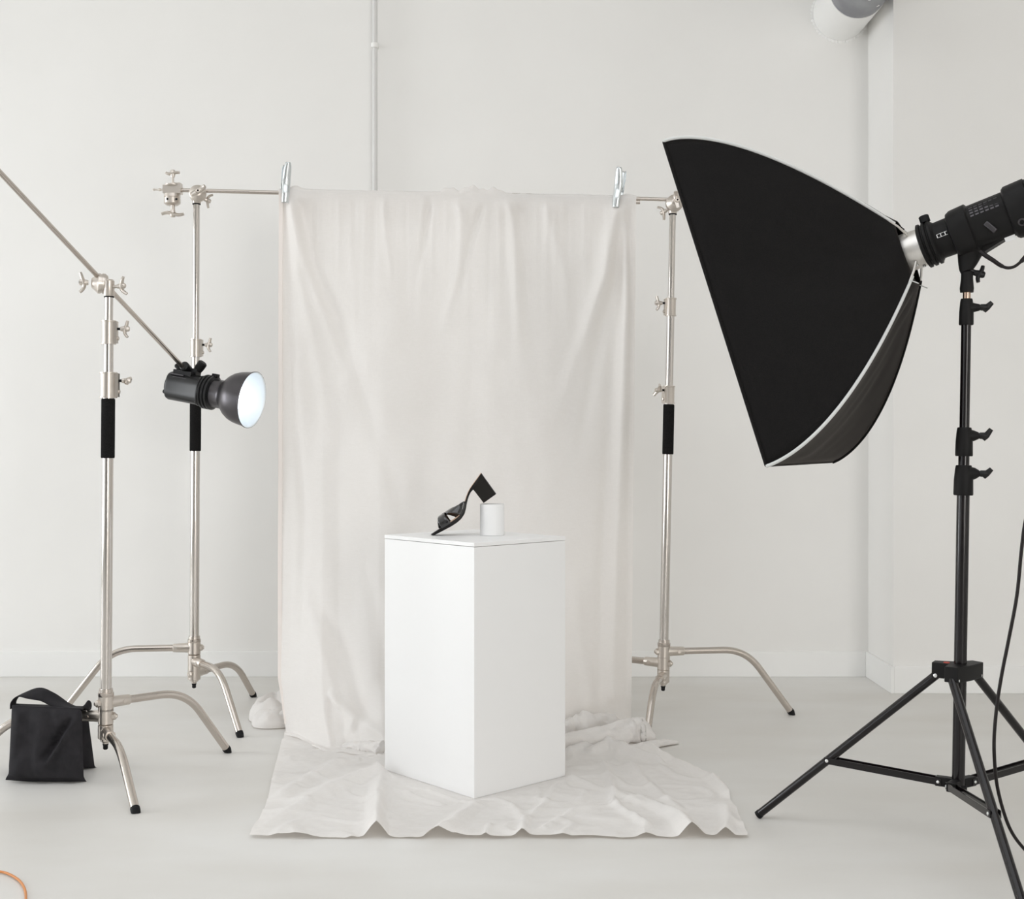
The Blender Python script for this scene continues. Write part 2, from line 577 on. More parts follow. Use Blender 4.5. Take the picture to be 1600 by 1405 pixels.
# left boom stand (nearest)
d1 = 3.95
c_stand('nearest nickel C-stand at left, carrying the slanting boom arm above the sandbag', d1, (165.5, 1085), (170.5, 450), None,
        [((0.324, 0.286, 0), 1098, 0.272, 0.432, 0.055), ((-1, 0.03, 0), 1119, 0.292, 0.47, 0.05), ((0.22, -0.412, 0), 1143, 0.235, 0.467, 0.045)],
        [(622, 582, 0.0245, (0.99, 0.1, 0), (0.25, 1, 0.3), 604, 595), (538, 501, 0.0205, (1, 0.05, 0), (0.15, 0, 1), 520, 514)],
        (716, 623), [(1085, 600, 0.0172), (600, 520, 0.0146), (520, 462, 0.0125)],
        dict(y0=464, p=bp(156, 443, 3.960), axis=(-0.93, -0.36, 0.02), knob=(0.95, -0.2, 0.08), blade=(0.2, 0, 1), blade2=(0, -0.3, 1)), GR)
d2 = 4.78
c_stand('nickel C-stand behind the strobe, holding the left end of the crossbar', d2, (303.6, 1000), (307, 330), None,
        [((-0.993, -0.12, 0), 1012, 0.305, 0.51, 0.05), ((0.249, -0.33, 0), 1033, 0.235, 0.413, 0.05), ((0.151, 0.38, 0), 1052, 0.27, 0.409, 0.05)],
        [(625, 590, 0.0245, (1, 0.1, 0), (0.2, 1, 0.2), 608, 600), (558, 530, 0.0195, (1, -0.05, 0), (0.1, 0, 1), 544, 539)],
        (705, 628), [(1005, 600, 0.0172), (600, 545, 0.0146), (545, 318, 0.0122)],
        dict(y0=319, p=bp(309, 302.5, 4.765), axis=(0.25, -0.97, 0), knob=(0.9, 0.4, -0.3), blade=(-0.8, 0, -0.55), blade2=(0.2, 0.2, -1)), GR)
d3 = 4.75
c_stand('nickel C-stand left of the softbox, holding the right end of the crossbar', d3, (1037.5, 1005), (1051, 340), None,
        [((0.99, 0.137, 0), 1018, 0.321, 0.51, 0.05), ((-0.80, 0.5, 0), 1036, 0.27, 0.50, 0.05), ((-0.116, -0.37, 0), 1056, 0.19, 0.32, 0.05)],
        [(631, 603, 0.0205, (-0.85, -0.5, 0), (-0.5, 0.5, -0.7), 617, 610), (494, 466, 0.0190, (-0.95, -0.2, 0), (0.2, 0, 1), 480, 474)],
        (710, 632), [(1010, 615, 0.0172), (615, 480, 0.0146), (480, 330, 0.0122)],
        dict(y0=335, p=bp(1054, 317.5, 4.735), axis=(0.05, -1, 0.02), knob=(-0.75, 0.5, -0.4), blade=(0.18, 0, -1), blade2=(0.3, 0, -1)), GR)

# crossbar arms
BA, BB = bp(240, 296.2, 4.785), bp(1058, 312.3, 4.765)


def bar_at(px):
    """bar axis point that projects to pixel column px"""
    k = (px - CX) / F
    t_ = (k * BA.y - BA.x) / ((BB.x - BA.x) - k * (BB.y - BA.y))
    return lerp(BA, BB, t_)


root = thing('crossbar_arm', 'long horizontal crossbar with a spare grip head at its left end, carrying the cloth', 'bar', bar_at(290), 'horizontal crossbar arms')
obj('rod', MB().cyl(bar_at(262), bar_at(1000) - Z * 0.012, 0.0078, 18), M['nickel'], root)
bd = (BB - BA).normalized()
obj('tip', MB().lathe(bar_at(256), -bd, [(0, 0.0075), (0.004, 0.0042), (0.012, 0.0042), (0.014, 0.006), (0.018, 0.006), (0.021, 0.0035), (0.032, 0.0035), (0.035, 0.0045), (0.038, 0.0045), (0.043, 0.0022)], 14),
    M['cast'], root)
c = bar_at(270)
gm = MB().box(c, bd, Y, Z, 0.034, 0.019, 0.0155)
gm.lathe(c + Z * 0.015, Z, [(0, 0.030), (0.006, 0.030), (0.007, 0.022)], 24)
gm.box(c + bd * 0.021 + Z * 0.018, bd, Y, Z, 0.012, 0.018, 0.007)
gm.lathe(c - Z * 0.016 - bd * 0.002, -Z, [(0, 0.030), (0.012, 0.031), (0.013, 0.029), (0.016, 0.029), (0.017, 0.031), (0.036, 0.031), (0.043, 0.022)], 32)
gh = obj('grip_head', gm, M['cast'], root)
for dx in (-0.013, 0.022):
    obj('dark_socket', MB().lathe(c - Z * 0.040 + bd * dx - Y * 0.029, -Y, [(0, 0.0045), (0.003, 0.004)], 6), M['rubber'], gh)
kb = MB()
wing(kb, c + Z * 0.060, Z, bd, 0.026, 0.0085, 0.12)
kb.cyl(c + Z * 0.024, c + Z * 0.062, 0.0045, 10)
obj('knob', kb, M['cast'], gh)
kb = MB()
wing(kb, c - Z * 0.088, -Z, bd, 0.042, 0.0095, 0.03)
kb.cyl(c - Z * 0.055, c - Z * 0.085, 0.0085, 12)
obj('knob', kb, M['cast'], gh)
root = obj('crossbar_arm', MB().cyl(bar_at(800) + Z * 0.0065, bar_at(1056), 0.0072, 18), M['nickel'], base=bar_at(930))
tag(root, 'short crossbar rod between the cloth and the softbox-side C-stand', 'bar', 'horizontal crossbar arms')

# boom arm
A, B = bp(-25, 243, 3.40), bp(291, 579, 4.50)
bo = MB().cyl(A, B, 0.0078, 18)
tag(obj('boom_arm', bo, M['nickel'], base=B), 'slanting metal boom arm crossing the nearest C-stand down to the strobe', 'bar')

# ------------------------------------------------------------------ strobe on the boom
sa = V((0.945, -0.27, -0.172)).normalized()
dS = 4.50
so = bp(267.5, 602, dS + 0.03)
su = (Z - sa * sa.z).normalized()
ss = sa.cross(su)
root = thing('studio_strobe', 'black studio strobe with a lit bell reflector hanging from the boom arm', 'studio light', so)
body = MB().lathe(so, sa, [(0, 0.036), (0.004, 0.046), (0.010, 0.0485), (0.118, 0.0485), (0.122, 0.0515), (0.128, 0.0515), (0.130, 0.0495)], 40, sq=3.2, ref=su)
bodyo = obj('body', body, M['plastic'], root)
obj('rear_panel', MB().lathe(so - sa * 0.006, sa, [(0, 0.034), (0.002, 0.038), (0.008, 0.040)], 32), M['plastic2'], bodyo)
rk = MB()
for k in range(4):
    an = k * 0.5 - 2.4
    rk.lathe(so - sa * 0.004 + (su * math.sin(an) + ss * math.cos(an)) * 0.03, -sa, [(0, 0.008), (0.009, 0.007), (0.011, 0.005)], 12)
obj('dial', rk, M['plastic2'], bodyo)
gr = MB()
for k in (-0.010, 0.012):
    gr.box(so + sa * 0.066 - ss * 0.0475 * (-1 if ss.y > 0 else 1) * -1 * (1 if ss.y > 0 else -1) + su * k, sa, su, ss, 0.050, 0.0012, 0.0018)
ob_groove = obj('groove', gr, M['rubber'], bodyo)
rg = MB()
prof = [(0.126, 0.050)]
for k in range(3):
    b0 = 0.130 + k * 0.0125
    prof += [(b0, 0.0535), (b0 + 0.002, 0.0575), (b0 + 0.008, 0.0575), (b0 + 0.010, 0.0535)]
prof += [(0.168, 0.0490)]
obj('mount_ring', MB().lathe(so, sa, prof, 48), M['plastic'], root)
tb = MB()
tb.box(so + sa * 0.160 + su * 0.058, sa, ss, su, 0.010, 0.010, 0.006)
obj('release_lever', tb, M['plastic2'], root, bevel=0.002)
ref = MB()
outer = [(0.164, 0.0475), (0.196, 0.0480), (0.203, 0.0505), (0.212, 0.058), (0.224, 0.0695), (0.240, 0.0795), (0.258, 0.0858), (0.280, 0.0895), (0.300, 0.0918), (0.302, 0.0945), (0.306, 0.0950),
         (0.3065, 0.0935)]
inner = [(0.302, 0.0900), (0.280, 0.0875), (0.258, 0.0840), (0.240, 0.0775), (0.224, 0.0675), (0.214, 0.057)]
ref.lathe(so, sa, outer, 64, False)
rf = obj('reflector', ref, M['gunmetal'], root)
li = MB().lathe(so, sa, [(0.3065, 0.0935), (0.3045, 0.0905)] + inner + [(0.206, 0.045), (0.204, 0.02), (0.204, 0.001)], 64, False)
obj('reflector_lining', li, M['reflector'], rf, smooth=60)
obj('modelling_lamp', MB().lathe(so + sa * 0.200, sa, [(0, 0.040), (0.02, 0.046), (0.045, 0.045), (0.062, 0.036), (0.072, 0.02), (0.075, 0.002)], 40), M['lamp'], root)
root.scale = (1.07, 1.07, 1.07)
# bracket on top
br = MB()
top = so + sa * 0.062 + su * 0.045
br.box(top + su * 0.012, sa, ss, su, 0.034, 0.016, 0.012)
br.box(top - sa * 0.008 - ss * 0.026 * (1 if ss.y > 0 else -1) * (1) - su * 0.004, sa, ss, su, 0.034, 0.010, 0.016)
bdir = (A - B).normalized()
br.tube([top + su * 0.012, B + bdir * 0.004], 0.0145, 16)
br.lathe(B - bdir * 0.004, bdir, [(0, 0.013), (0.004, 0.0165), (0.03, 0.0165), (0.034, 0.012)], 18)
bro = obj('tilt_bracket', br, M['plastic'], root, bevel=0.0015)
kb = MB().lathe(top + sa * 0.028 + su * 0.020, (su + sa * 0.55).normalized(), [(0, 0.014), (0.012, 0.016), (0.030, 0.016), (0.034, 0.012)], 20)
obj('knob', kb, M['plastic2'], bro)
kb = MB().lathe(top - sa * 0.030 + su * 0.012 - ss * (0.012 if ss.y > 0 else -0.012), (-sa * 0.6 + su * 0.5), [(0, 0.008), (0.02, 0.009), (0.024, 0.006)], 14)
obj('knob', kb, M['plastic2'], bro)
cl = MB()
sg = 1 if ss.y > 0 else -1
for k in (0.0, 0.013, 0.026):
    cl.box(top + sa * (-0.022 + k * 0.9) - ss * sg * 0.040 - su * (0.004 + k * 0.7), sa, ss, su, 0.026, 0.004, 0.0018)
obj('bracket_plate', cl, M['gunmetal'], bro)

# ------------------------------------------------------------------ hanging and floor cloth
TOP = pl


def seg_dist(p, poly):
    best, tb_ = 1e9, 0
    n = len(poly) - 1
    for i in range(n):
        ax_, ay_ = poly[i]
        bx_, by_ = poly[i + 1]
        dx, dy = bx_ - ax_, by_ - ay_
        t_ = max(0, min(1, ((p[0] - ax_) * dx + (p[1] - ay_) * dy) / (dx * dx + dy * dy)))
        qx, qy = ax_ + dx * t_, ay_ + dy * t_
        dd = math.hypot(p[0] - qx, p[1] - qy)
        if dd < best:
            best, tb_ = dd, (i + t_) / n
    return best, tb_


# creases on the hanging sheet: polyline in picture columns/rows of the sheet, width, height towards the viewer, (start, end) strength
HANG = [
    ([(456, 316), (474, 400), (498, 470), (532, 560)], 9, 0.016, 1.0, 0.1),
    ([(470, 318), (494, 430), (527, 496), (575, 633), (626, 791)], 15, -0.014, 0.9, 0.15),
    ([(452, 330), (468, 430), (494, 559), (516, 688)], 11, 0.010, 0.8, 0.1),
    ([(444, 330), (455, 600), (475, 800), (470, 1000)], 9, -0.007, 0.7, 0.6),
    ([(966, 326), (945, 430), (918, 511), (868, 650)], 14, 0.018, 1.0, 0.1),
    ([(969, 326), (962, 430), (930, 560), (905, 700)], 12, -0.016, 1.0, 0.15),
    ([(972, 328), (978, 470), (972, 650), (962, 900), (958, 1090)], 10, 0.015, 1.0, 0.5),
    ([(974, 330), (962, 480), (952, 640), (940, 900), (935, 1090)], 10, -0.010, 0.8, 0.5),
    ([(984, 318), (988, 500), (984, 800), (980, 1080)], 6, -0.010, 0.8, 0.5),
    ([(712, 302), (722, 340), (718, 420), (690, 520)], 9, 0.010, 1.0, 0.1),
    ([(752, 325), (735, 380), (718, 460)], 6, -0.010, 0.9, 0.1),
    ([(790, 312), (802, 335), (806, 430), (812, 560)], 10, 0.014, 1.0, 0.15),
    ([(812, 330), (822, 430), (830, 540)], 12, -0.009, 1.0, 0.1),
    ([(673, 305), (662, 380), (650, 450)], 6, -0.009, 1.0, 0.0),
    ([(600, 305), (604, 380), (612, 440)], 5, 0.006, 1.0, 0.0),
    ([(850, 310), (880, 420), (890, 560)], 12, 0.008, 0.8, 0.1),
    ([(494, 940), (542, 1028), (570, 1120)], 14, -0.012, 0.3, 1.0),
    ([(470, 900), (500, 1010), (535, 1110), (560, 1140)], 12, 0.012, 0.2, 0.9),
    ([(512, 1084), (517, 1140), (524, 1160)], 7, -0.009, 1.0, 1.0),
    ([(516, 1086), (560, 1120), (601, 1150)], 8, 0.013, 0.9, 1.0),
    ([(553, 1128), (530, 1165)], 7, 0.010, 1.0, 0.8),
    ([(556, 1130), (566, 1165)], 6, -0.009, 1.0, 0.6),
    ([(570, 880), (590, 960), (600, 1060)], 16, -0.010, 0.3, 1.0),
    ([(900, 900), (905, 1000), (925, 1100)], 14, 0.010, 0.3, 1.0),
    ([(640, 420), (640, 560)], 24, -0.004, 0.6, 0.0),
    ([(545, 360), (556, 480)], 18, 0.005, 0.8, 0.0),
]
LX = [(290, 436), (600, 435.5), (900, 434), (1060, 434), (1105, 441), (1160, 449)]
RX = [(290, 994), (560, 992), (800, 990), (1000, 988), (1120, 986), (1160, 984)]
BOT = [(440, 1141), (468, 1149), (490, 1160), (515, 1169), (540, 1166), (565, 1170), (602, 1178), (740, 1165), (884, 1142), (950, 1130), (990, 1121)]


def top_bump(px):
    return ((0.013 + 0.006 * math.sin((px - 690) * 0.17) + 0.004 * math.sin((px - 690) * 0.41)) * sstep(672, 706, px) * (1 - sstep(774, 800, px)) + 0.008 * math.exp(-((px - 742) / 22) ** 2)
            + 0.012 * math.exp(-((px - 462) / 12) ** 2) + 0.006 * math.exp(-((px - 980) / 10) ** 2)
            + 0.0025 * noise.noise(V((px * 0.09, 0, 0))))


def pleat(px, py, amp=0.012):
    q = noise.noise(V((px * 0.055, py * 0.004, 7.3))) + 0.6 * noise.noise(V((px * 0.12, py * 0.006, 2.1)))
    return amp * q


def hang_point(u, w):
    """w 0 just in front of the bar .. 1 where the sheet meets the floor"""
    # nominal picture position
    pxe = lerp(436, 994, u)
    yb = pl(BOT, lerp(449, 985, u))
    y0 = lerp(300, 311, u) + 2
    py = lerp(y0, yb, w)
    px = lerp(pl(LX, py), pl(RX, py), u)
    dbot = F * (H - 0.013) / (yb - HY)
    b = bar_at(pxe)
    d = lerp(b.y - 0.012, dbot, 0.18 * w + 0.82 * w ** 4)
    off = 0.0
    for poly, wd, amp, s0, s1 in HANG:
        if abs(px - poly[0][0]) > 330:
            continue
        dd, t_ = seg_dist((px, py), poly)
        if dd < wd * 3:
            off += 1.9 * amp * lerp(s0, s1, t_) * (0.7 * math.exp(-(dd / wd) ** 2) + 0.3 * max(0.0, 1 - dd / wd))
    fade_t = sstep(0.0, 0.03, w)
    fade_b = 1 - sstep(0.94, 1.0, w) * 0.75
    off += pleat(px, py) * math.exp(-(py - 300) / 95.0)
    off += 0.018 * noise.noise(V((px * 0.011, py * 0.0022, 1.7))) * sstep(0.05, 0.3, w)
    off += 0.006 * noise.noise(V((px * 0.03, py * 0.012, 4.7))) * sstep(0.05, 0.3, w)
    off += 0.012 * noise.noise(V((px * 0.03, py * 0.03, 9.1))) * sstep(0.88, 0.98, w)
    p = bp(px, py, d)
    return p + V((0, -1, 0)) * off * fade_t * fade_b


def hang_full(u, v):
    """v: back flap -> over the bar -> front sheet -> tucked hem"""
    pxe = lerp(436, 994, u)
    b = bar_at(pxe)
    tb_ = top_bump(pxe)
    rip = pleat(pxe, 300, 0.008)
    if v < 0.10:                       # back flap
        q = v / 0.10
        hgt = 0.105 + 0.006 * noise.noise(V((pxe * 0.01, 0, 5)))
        return b + V((0, 0.014 + 0.012 * (1 - q) + rip * (1 - q), -hgt * (1 - q)))
    if v < 0.16:                       # over the bar
        a = (v - 0.10) / 0.06 * math.pi
        return b + V((0, 0.013 * math.cos(a), (0.0125 + tb_) * math.sin(a)))
    if v < 0.94:
        return hang_point(u, (v - 0.16) / 0.78)
    q = (v - 0.94) / 0.06
    e = hang_point(u, 1.0)
    # the end of the hanging length spreads forward on the floor as an uneven strip
    n_ = noise.noise(V((u * 13, 1, 2)))
    ext = 0.030 + 0.028 * n_ + 0.03 * sstep(0.05, 0.2, u) * (1 - sstep(0.3, 0.4, u))
    ext = max(0.008, ext)
    up_ = 0.012 * max(0.0, noise.noise(V((u * 17, 5, q * 1.5)))) * math.sin(q * math.pi)
    return V((e.x, e.y - ext * math.sin(q * math.pi / 2), lerp(0.013, 0.0088, min(1, q * 1.5)) + up_))


LSH = [(1138, 449), (1150, 445), (1176, 437), (1215, 426), (1250, 419), (1268, 412), (1285, 404), (1300, 395), (1311, 389)]
RSH = [(1138, 985), (1160, 1004), (1178, 1022), (1200, 1076), (1222, 1122), (1250, 1141), (1280, 1156), (1308, 1168)]


def fpt(px, py):
    p = fl(px, py)
    return (p.x, p.y)


RID = []


def ridge(pts, w, h, s0=1.0, s1=1.0):
    RID.append(([fpt(*p) for p in pts], w, h, s0, s1))


ridge([(602, 1206), (540, 1228), (470, 1262), (410, 1298)], 0.045, 0.034, 1.0, 0.15)
ridge([(604, 1190), (540, 1195), (480, 1222), (440, 1250)], 0.03, 0.016)
ridge([(600, 1208), (590, 1250), (588, 1316)], 0.030, 0.046, 0.15, 1.0)
ridge([(604, 1212), (605, 1260), (600, 1290)], 0.014, -0.010)
ridge([(455, 1300), (462, 1316)], 0.035, 0.012)
ridge([(680, 1316), (715, 1285), (745, 1258)], 0.032, 0.026, 1.0, 0.3)
ridge([(757, 1316), (765, 1295)], 0.010, 0.008)
ridge([(815, 1316), (820, 1285), (800, 1262)], 0.017, 0.014, 1.0, 0.2)
ridge([(1010, 1316), (1005, 1285)], 0.025, 0.012, 1.0, 0.2)
ridge([(1084, 1316), (1062, 1285), (1020, 1262), (960, 1240)], 0.032, 0.044, 1.0, 0.12)
ridge([(1133, 1315), (1140, 1286), (1132, 1260)], 0.022, 0.026, 1.0, 0.1)
ridge([(1010, 1295), (960, 1262), (955, 1225), (940, 1195)], 0.016, 0.014)
ridge([(1060, 1268), (1010, 1228), (985, 1200)], 0.02, 0.012)
ridge([(884, 1215), (940, 1238), (1000, 1262)], 0.02, 0.010)
ridge([(890, 1180), (930, 1168), (975, 1172)], 0.02, 0.02)
ridge([(925, 1180), (950, 1172), (990, 1182), (1030, 1195)], 0.022, 0.026)
ridge([(930, 1195), (1000, 1196), (1050, 1194)], 0.02, -0.006)
ridge([(1005, 1172), (1060, 1197), (1110, 1222), (1138, 1246)], 0.022, 0.020)
ridge([(430, 1222), (500, 1205), (560, 1196)], 0.012, 0.010)
ridge([(445, 1180), (520, 1172), (590, 1176)], 0.015, 0.008)
ridge([(610, 1240), (690, 1262)], 0.012, 0.008)
ridge([(640, 1232), (740, 1262)], 0.010, 0.006)
ridge([(850, 1300), (900, 1270), (980, 1262)], 0.014, 0.008)
ridge([(870, 1230), (850, 1262), (820, 1290)], 0.014, 0.008)
PN, PL_, PR = fl(741, 1250.2), fl(601, 1204.5), fl(884.2, 1214.6)
eL, eR = (PL_ - PN), (PR - PN)
eR = (eR - eL * (eR.dot(eL) / eL.dot(eL)))
PFAR = PN + eL + eR


def in_podium(x, y):
    dx, dy = x - PN.x, y - PN.y
    a = (dx * eL.x + dy * eL.y) / eL.length
    b = (dx * eR.x + dy * eR.y) / eR.length
    o = max(-a, a - eL.length, -b, b - eR.length)
    return o            # negative inside, metres


def sheet(u, v):
    py = lerp(1138, 1311.5, v)
    l, r = pl(LSH, py), pl(RSH, py)
    px = lerp(l, r, u)
    # slightly ragged borders
    px += (2.5 * noise.noise(V((py * 0.05, 2, 0))) * (1 - u) + 2.5 * noise.noise(V((py * 0.06, 8, 0))) * u)
    p = fl(px, py)
    if v > 0.9:
        p.y += 0.012 * noise.noise(V((px * 0.02, 1.1, 0))) * (v - 0.9) * 10
    z = 0.0045
    for poly, w, h, s0, s1 in RID:
        dd, t_ = seg_dist((p.x, p.y), poly)
        if dd < 3 * w:
            g = math.exp(-(dd / w) ** 2) * 0.45 + 0.55 * max(0, 1 - dd / (w * 1.1))
            z += h * lerp(s0, s1, t_) * g
    nz = noise.noise(V((p.x * 9, p.y * 14, 0.5)))
    z += 0.0042 * (1 - abs(nz) * 2.2) * 0.6 + 0.0016 * noise.noise(V((p.x * 25, p.y * 34, 2)))
    z += 0.012 * max(0, noise.noise(V((p.x * 4, p.y * 7, 4.4))))
    r2 = 1 - abs(noise.noise(V((p.x * 5.5 + p.y * 2, p.y * 6 - p.x * 2, 8.8)))) * 7
    z += 0.006 * max(0.0, r2)
    o = in_podium(p.x, p.y)
    k = sstep(0.004, 0.05, o)
    z = lerp(0.0028, max(0.0028, z), k)
    return V((p.x, p.y, z))


cloth = MB()
cloth.grid(hang_full, 190, 230)
cloth.grid(sheet, 240, 130)


def lump(cx_, cy_, rx, ry, h, seed, rot=0.0, sharp=0.5, nu=64, nv=22, zb=0.004):
    def fn(u, v):
        a = u * 2 * math.pi
        e = 1 + 0.16 * noise.noise(V((math.cos(a) * 1.6 + seed, math.sin(a) * 1.6, seed)))
        rr = math.sin(v * math.pi / 2)
        x, y = math.cos(a) * rx * rr * e, math.sin(a) * ry * rr * e
        zz = h * math.cos(v * math.pi / 2) ** sharp
        c_, s_ = math.cos(rot), math.sin(rot)
        p = V((cx_ + x * c_ - y * s_, cy_ + x * s_ + y * c_, zz))
        q = noise.noise(V((p.x * 11, p.y * 11, seed))) 
        cr_ = 1 - abs(q) * 2.4
        cr2 = 1 - abs(noise.noise(V((p.x * 22, p.y * 18, seed + 4)))) * 2.2
        p.z = max(zb, p.z * (0.70 + 0.46 * cr_ + 0.16 * cr2))
        return p
    cloth.grid(fn, nu, nv)


q = fl(448, 1118)
lump(q.x + 0.03, q.y - 0.02, 0.165, 0.19, 0.085, 1.3, 0.5, 0.65)
q = fl(436, 1128)
lump(q.x + 0.02, q.y - 0.02, 0.10, 0.12, 0.055, 5.2, -0.6, 0.6)


def roll(pts, rad, seed, flat=0.75, n=26):
    """a puffy roll of spilled cloth lying on the floor"""
    m = 46
    pts = [V(p) for p in pts]
    rings = []
    for i in range(m + 1):
        s = i / m * (len(pts) - 1)
        k = min(int(s), len(pts) - 2)
        c_ = lerp(pts[k], pts[k + 1], s - k)
        t_ = (pts[k + 1] - pts[k]).normalized()
        side = V((-t_.y, t_.x, 0)).normalized()
        r = pl([(j / (len(rad) - 1), rv) for j, rv in enumerate(rad)], i / m)
        ring = []
        for j in range(n):
            a = 2 * math.pi * j / n
            rr = r * (1 + 0.30 * noise.noise(V((i * 0.16 + seed, math.cos(a) * 1.4, math.sin(a) * 1.4))) + 0.26 * (1 - 2 * abs(noise.noise(V((i * 0.22, math.cos(a) * 2.2 + seed, math.sin(a) * 2.2))))))
            p = c_ + side * math.cos(a) * rr + Z * (math.sin(a) * rr * flat + r * flat)
            p.z = max(0.004, p.z)
            ring.append(p)
        rings.append(ring)
    cloth.ring_stack(rings)


roll([fl(870, 1172), fl(930, 1168), fl(975, 1163), fl(1002, 1161), fl(1024, 1162)], [0.028, 0.032, 0.040, 0.047, 0.046, 0.018], 2.2, 0.85)
roll([fl(880, 1152), fl(915, 1150), fl(955, 1146), fl(978, 1142)], [0.030, 0.044, 0.036, 0.012], 6.1, 0.9)
roll([fl(960, 1178), fl(1005, 1172), fl(1040, 1165), fl(1058, 1163)], [0.012, 0.022, 0.018, 0.010], 9.0, 0.55)
roll([fl(600, 1183), fl(570, 1176), fl(540, 1172), fl(522, 1170)], [0.030, 0.022, 0.014, 0.004], 3.7, 0.8)
co = obj('backdrop_cloth', cloth, M['linen'], base=(lerp(PL_.x, PR.x, 0.5), 4.2, 0.0), smooth=180)
tag(co, 'off-white linen backdrop cloth hanging from the crossbar and spread over the floor under the pedestal', 'cloth')
hem = MB()
hp_ = []
for i in range(60):
    p = hang_point(0.0, i / 59 * 0.985) + V((0.012, -0.002, 0))
    hp_.append(p)
rings = []
for p in hp_:
    rings.append([p + V((-0.012, -0.001, 0)), p + V((-0.012, -0.004, 0)), p + V((0.003, -0.004, 0)), p + V((0.003, -0.001, 0))])
hem.ring_stack(rings)
tag(obj('hem', hem, M['hem'], co), 'beige selvage hem')

# ------------------------------------------------------------------ spring clamps
def clamp(px_top, py_top, px_bot, py_bot, label, yaw):
    pt, pb = bp(px_top, py_top, 4.762), bp(px_bot, py_bot, 4.762)
    up = (pt - pb)
    L_ = up.length
    up.normalize()
    fw = V((math.sin(yaw), -math.cos(yaw), 0))
    fw = (fw - up * fw.dot(up)).normalized()
    sd = up.cross(fw)
    root = thing('spring_clamp', label, 'clamp', pb, 'silver spring clamps on the crossbar')
    mid = pb + fw * 0.0
    for sgn in (1, -1):
        def leaf(u, v):
            t_ = v
            y = pl([(0, 0.019), (0.25, 0.021), (0.45, 0.017), (0.6, 0.018), (1.0, 0.032)], t_)
            w = pl([(0, 0.013), (0.5, 0.0155), (0.8, 0.0145), (0.93, 0.0125), (1, 0.009)], t_)
            a = (u - 0.5) * math.pi * 0.98
            return mid + up * (t_ * L_) + fw * sgn * (y + 0.010 * (math.cos(a) - 0.6)) + sd * (w * math.sin(a))
        lf = MB().grid(leaf, 16, 28)
        obj('leaf', lf, M['zinc'], root, solid=0.0014, smooth=60)
    obj('pivot_pin', MB().cyl(mid + up * L_ * 0.52 - sd * 0.016, mid + up * L_ * 0.52 + sd * 0.016, 0.005, 14), M['zinc'], root)
    spg = MB()
    path = []
    for i in range(90):
        a = i / 89 * 5 * 2 * math.pi
        path.append(mid + up * (L_ * 0.52) + (fw * math.cos(a) + up * math.sin(a)) * 0.009 + sd * (-0.012 + 0.024 * i / 89))
    spg.tube(path, 0.0013, 6)
    obj('spring', spg, M['cast'], root)
    return root


clamp(448.5, 256, 444.5, 318, 'silver spring clamp gripping the cloth on the crossbar at its left edge', 0.35)
clamp(971, 264.5, 963.5, 326, 'silver spring clamp with open handles gripping the cloth at its right edge', -0.42)

# ------------------------------------------------------------------ pedestal, riser, sandal
ZP = H - (848.3 - HY) / F * PN.y
root = thing('pedestal', 'tall white rectangular pedestal standing on the cloth and carrying the sandal', 'pedestal', (PN + PFAR) / 2 + Z * 0.0032)
exL, exR = eL.normalized(), eR.normalized()
pc = (PN + PFAR) / 2
ZB = 0.0032
zs_ = H - (855 - HY) / F * PN.y
mb = MB().box(V((pc.x, pc.y, (ZB + zs_) / 2 - 0.0004)), exL, exR, Z, eL.length / 2, eR.length / 2, (zs_ - ZB) / 2 - 0.0004)
obj('body', mb, M['podium'], root, smooth=0, bevel=0.0012)
mb = MB().box(V((pc.x, pc.y, (zs_ + ZP) / 2)), exL, exR, Z, eL.length / 2 + 0.0006, eR.length / 2 + 0.0006, (ZP - zs_) / 2 - 0.0004)
obj('top_panel', mb, M['podium'], root, smooth=0, bevel=0.0012)

dR = F * (H - ZP) / (836 - HY)
rc = bp(769, 836, dR)
rtop = H - (787.5 - HY) / F * (dR - 0.0)
hR = rtop - ZP
root = obj('display_riser', MB().lathe(V((rc.x, rc.y, ZP)), Z, [(0, 0.0380), (0.0008, 0.0388), (hR - 0.0010, 0.0388), (hR, 0.0378)], 64), M['podium'],
           base=(rc.x, rc.y, ZP))
tag(root, 'small white cylinder block on the pedestal, propping up the heel of the sandal', 'display block')

dS_ = rc.y - 0.005


def shoe_px(zx, zy, lat=0.0):
    """profile point from the close-up, lat = sideways"""
    p = bp(650 + zx / 10.667, 720 + zy / 10.667, dS_)
    return p + LATV * lat


yawS = math.radians(7)
LATV = V((math.sin(yawS) * 0.0, 1, 0))
up_l = [(252, 1222), (330, 1172), (430, 1108), (520, 1056), (600, 1004), (680, 948), (745, 893), (790, 820), (812, 730), (828, 655), (850, 585), (880, 512), (915, 448), (950, 398), (1000, 330), (1045, 268), (1088, 207)]
lo_l = [(290, 1246), (400, 1188), (500, 1134), (600, 1080), (690, 1022), (760, 960), (808, 890), (832, 800), (846, 720), (862, 650), (884, 582), (915, 522), (955, 480), (985, 440), (1020, 385), (1060, 325), (1100, 225)]


def rs(poly, n):
    """resample polyline by arc length"""
    P = [V((a, b, 0)) for a, b in poly]
    L_ = [0]
    for a, b in zip(P, P[1:]):
        L_.append(L_[-1] + (b - a).length)
    out = []
    for i in range(n):
        s = L_[-1] * i / (n - 1)
        k = 0
        while k < len(L_) - 2 and L_[k + 1] < s:
            k += 1
        out.append(lerp(P[k], P[k + 1], (s - L_[k]) / (L_[k + 1] - L_[k])))
    return out


NS = 60
U_, L__ = rs(up_l, NS), rs(lo_l, NS)


def halfw(s):
    return pl([(0, 0.015), (0.03, 0.024), (0.1, 0.033), (0.25, 0.041), (0.38, 0.039), (0.5, 0.031), (0.65, 0.026), (0.85, 0.028), (0.95, 0.027), (1.0, 0.020)], s)


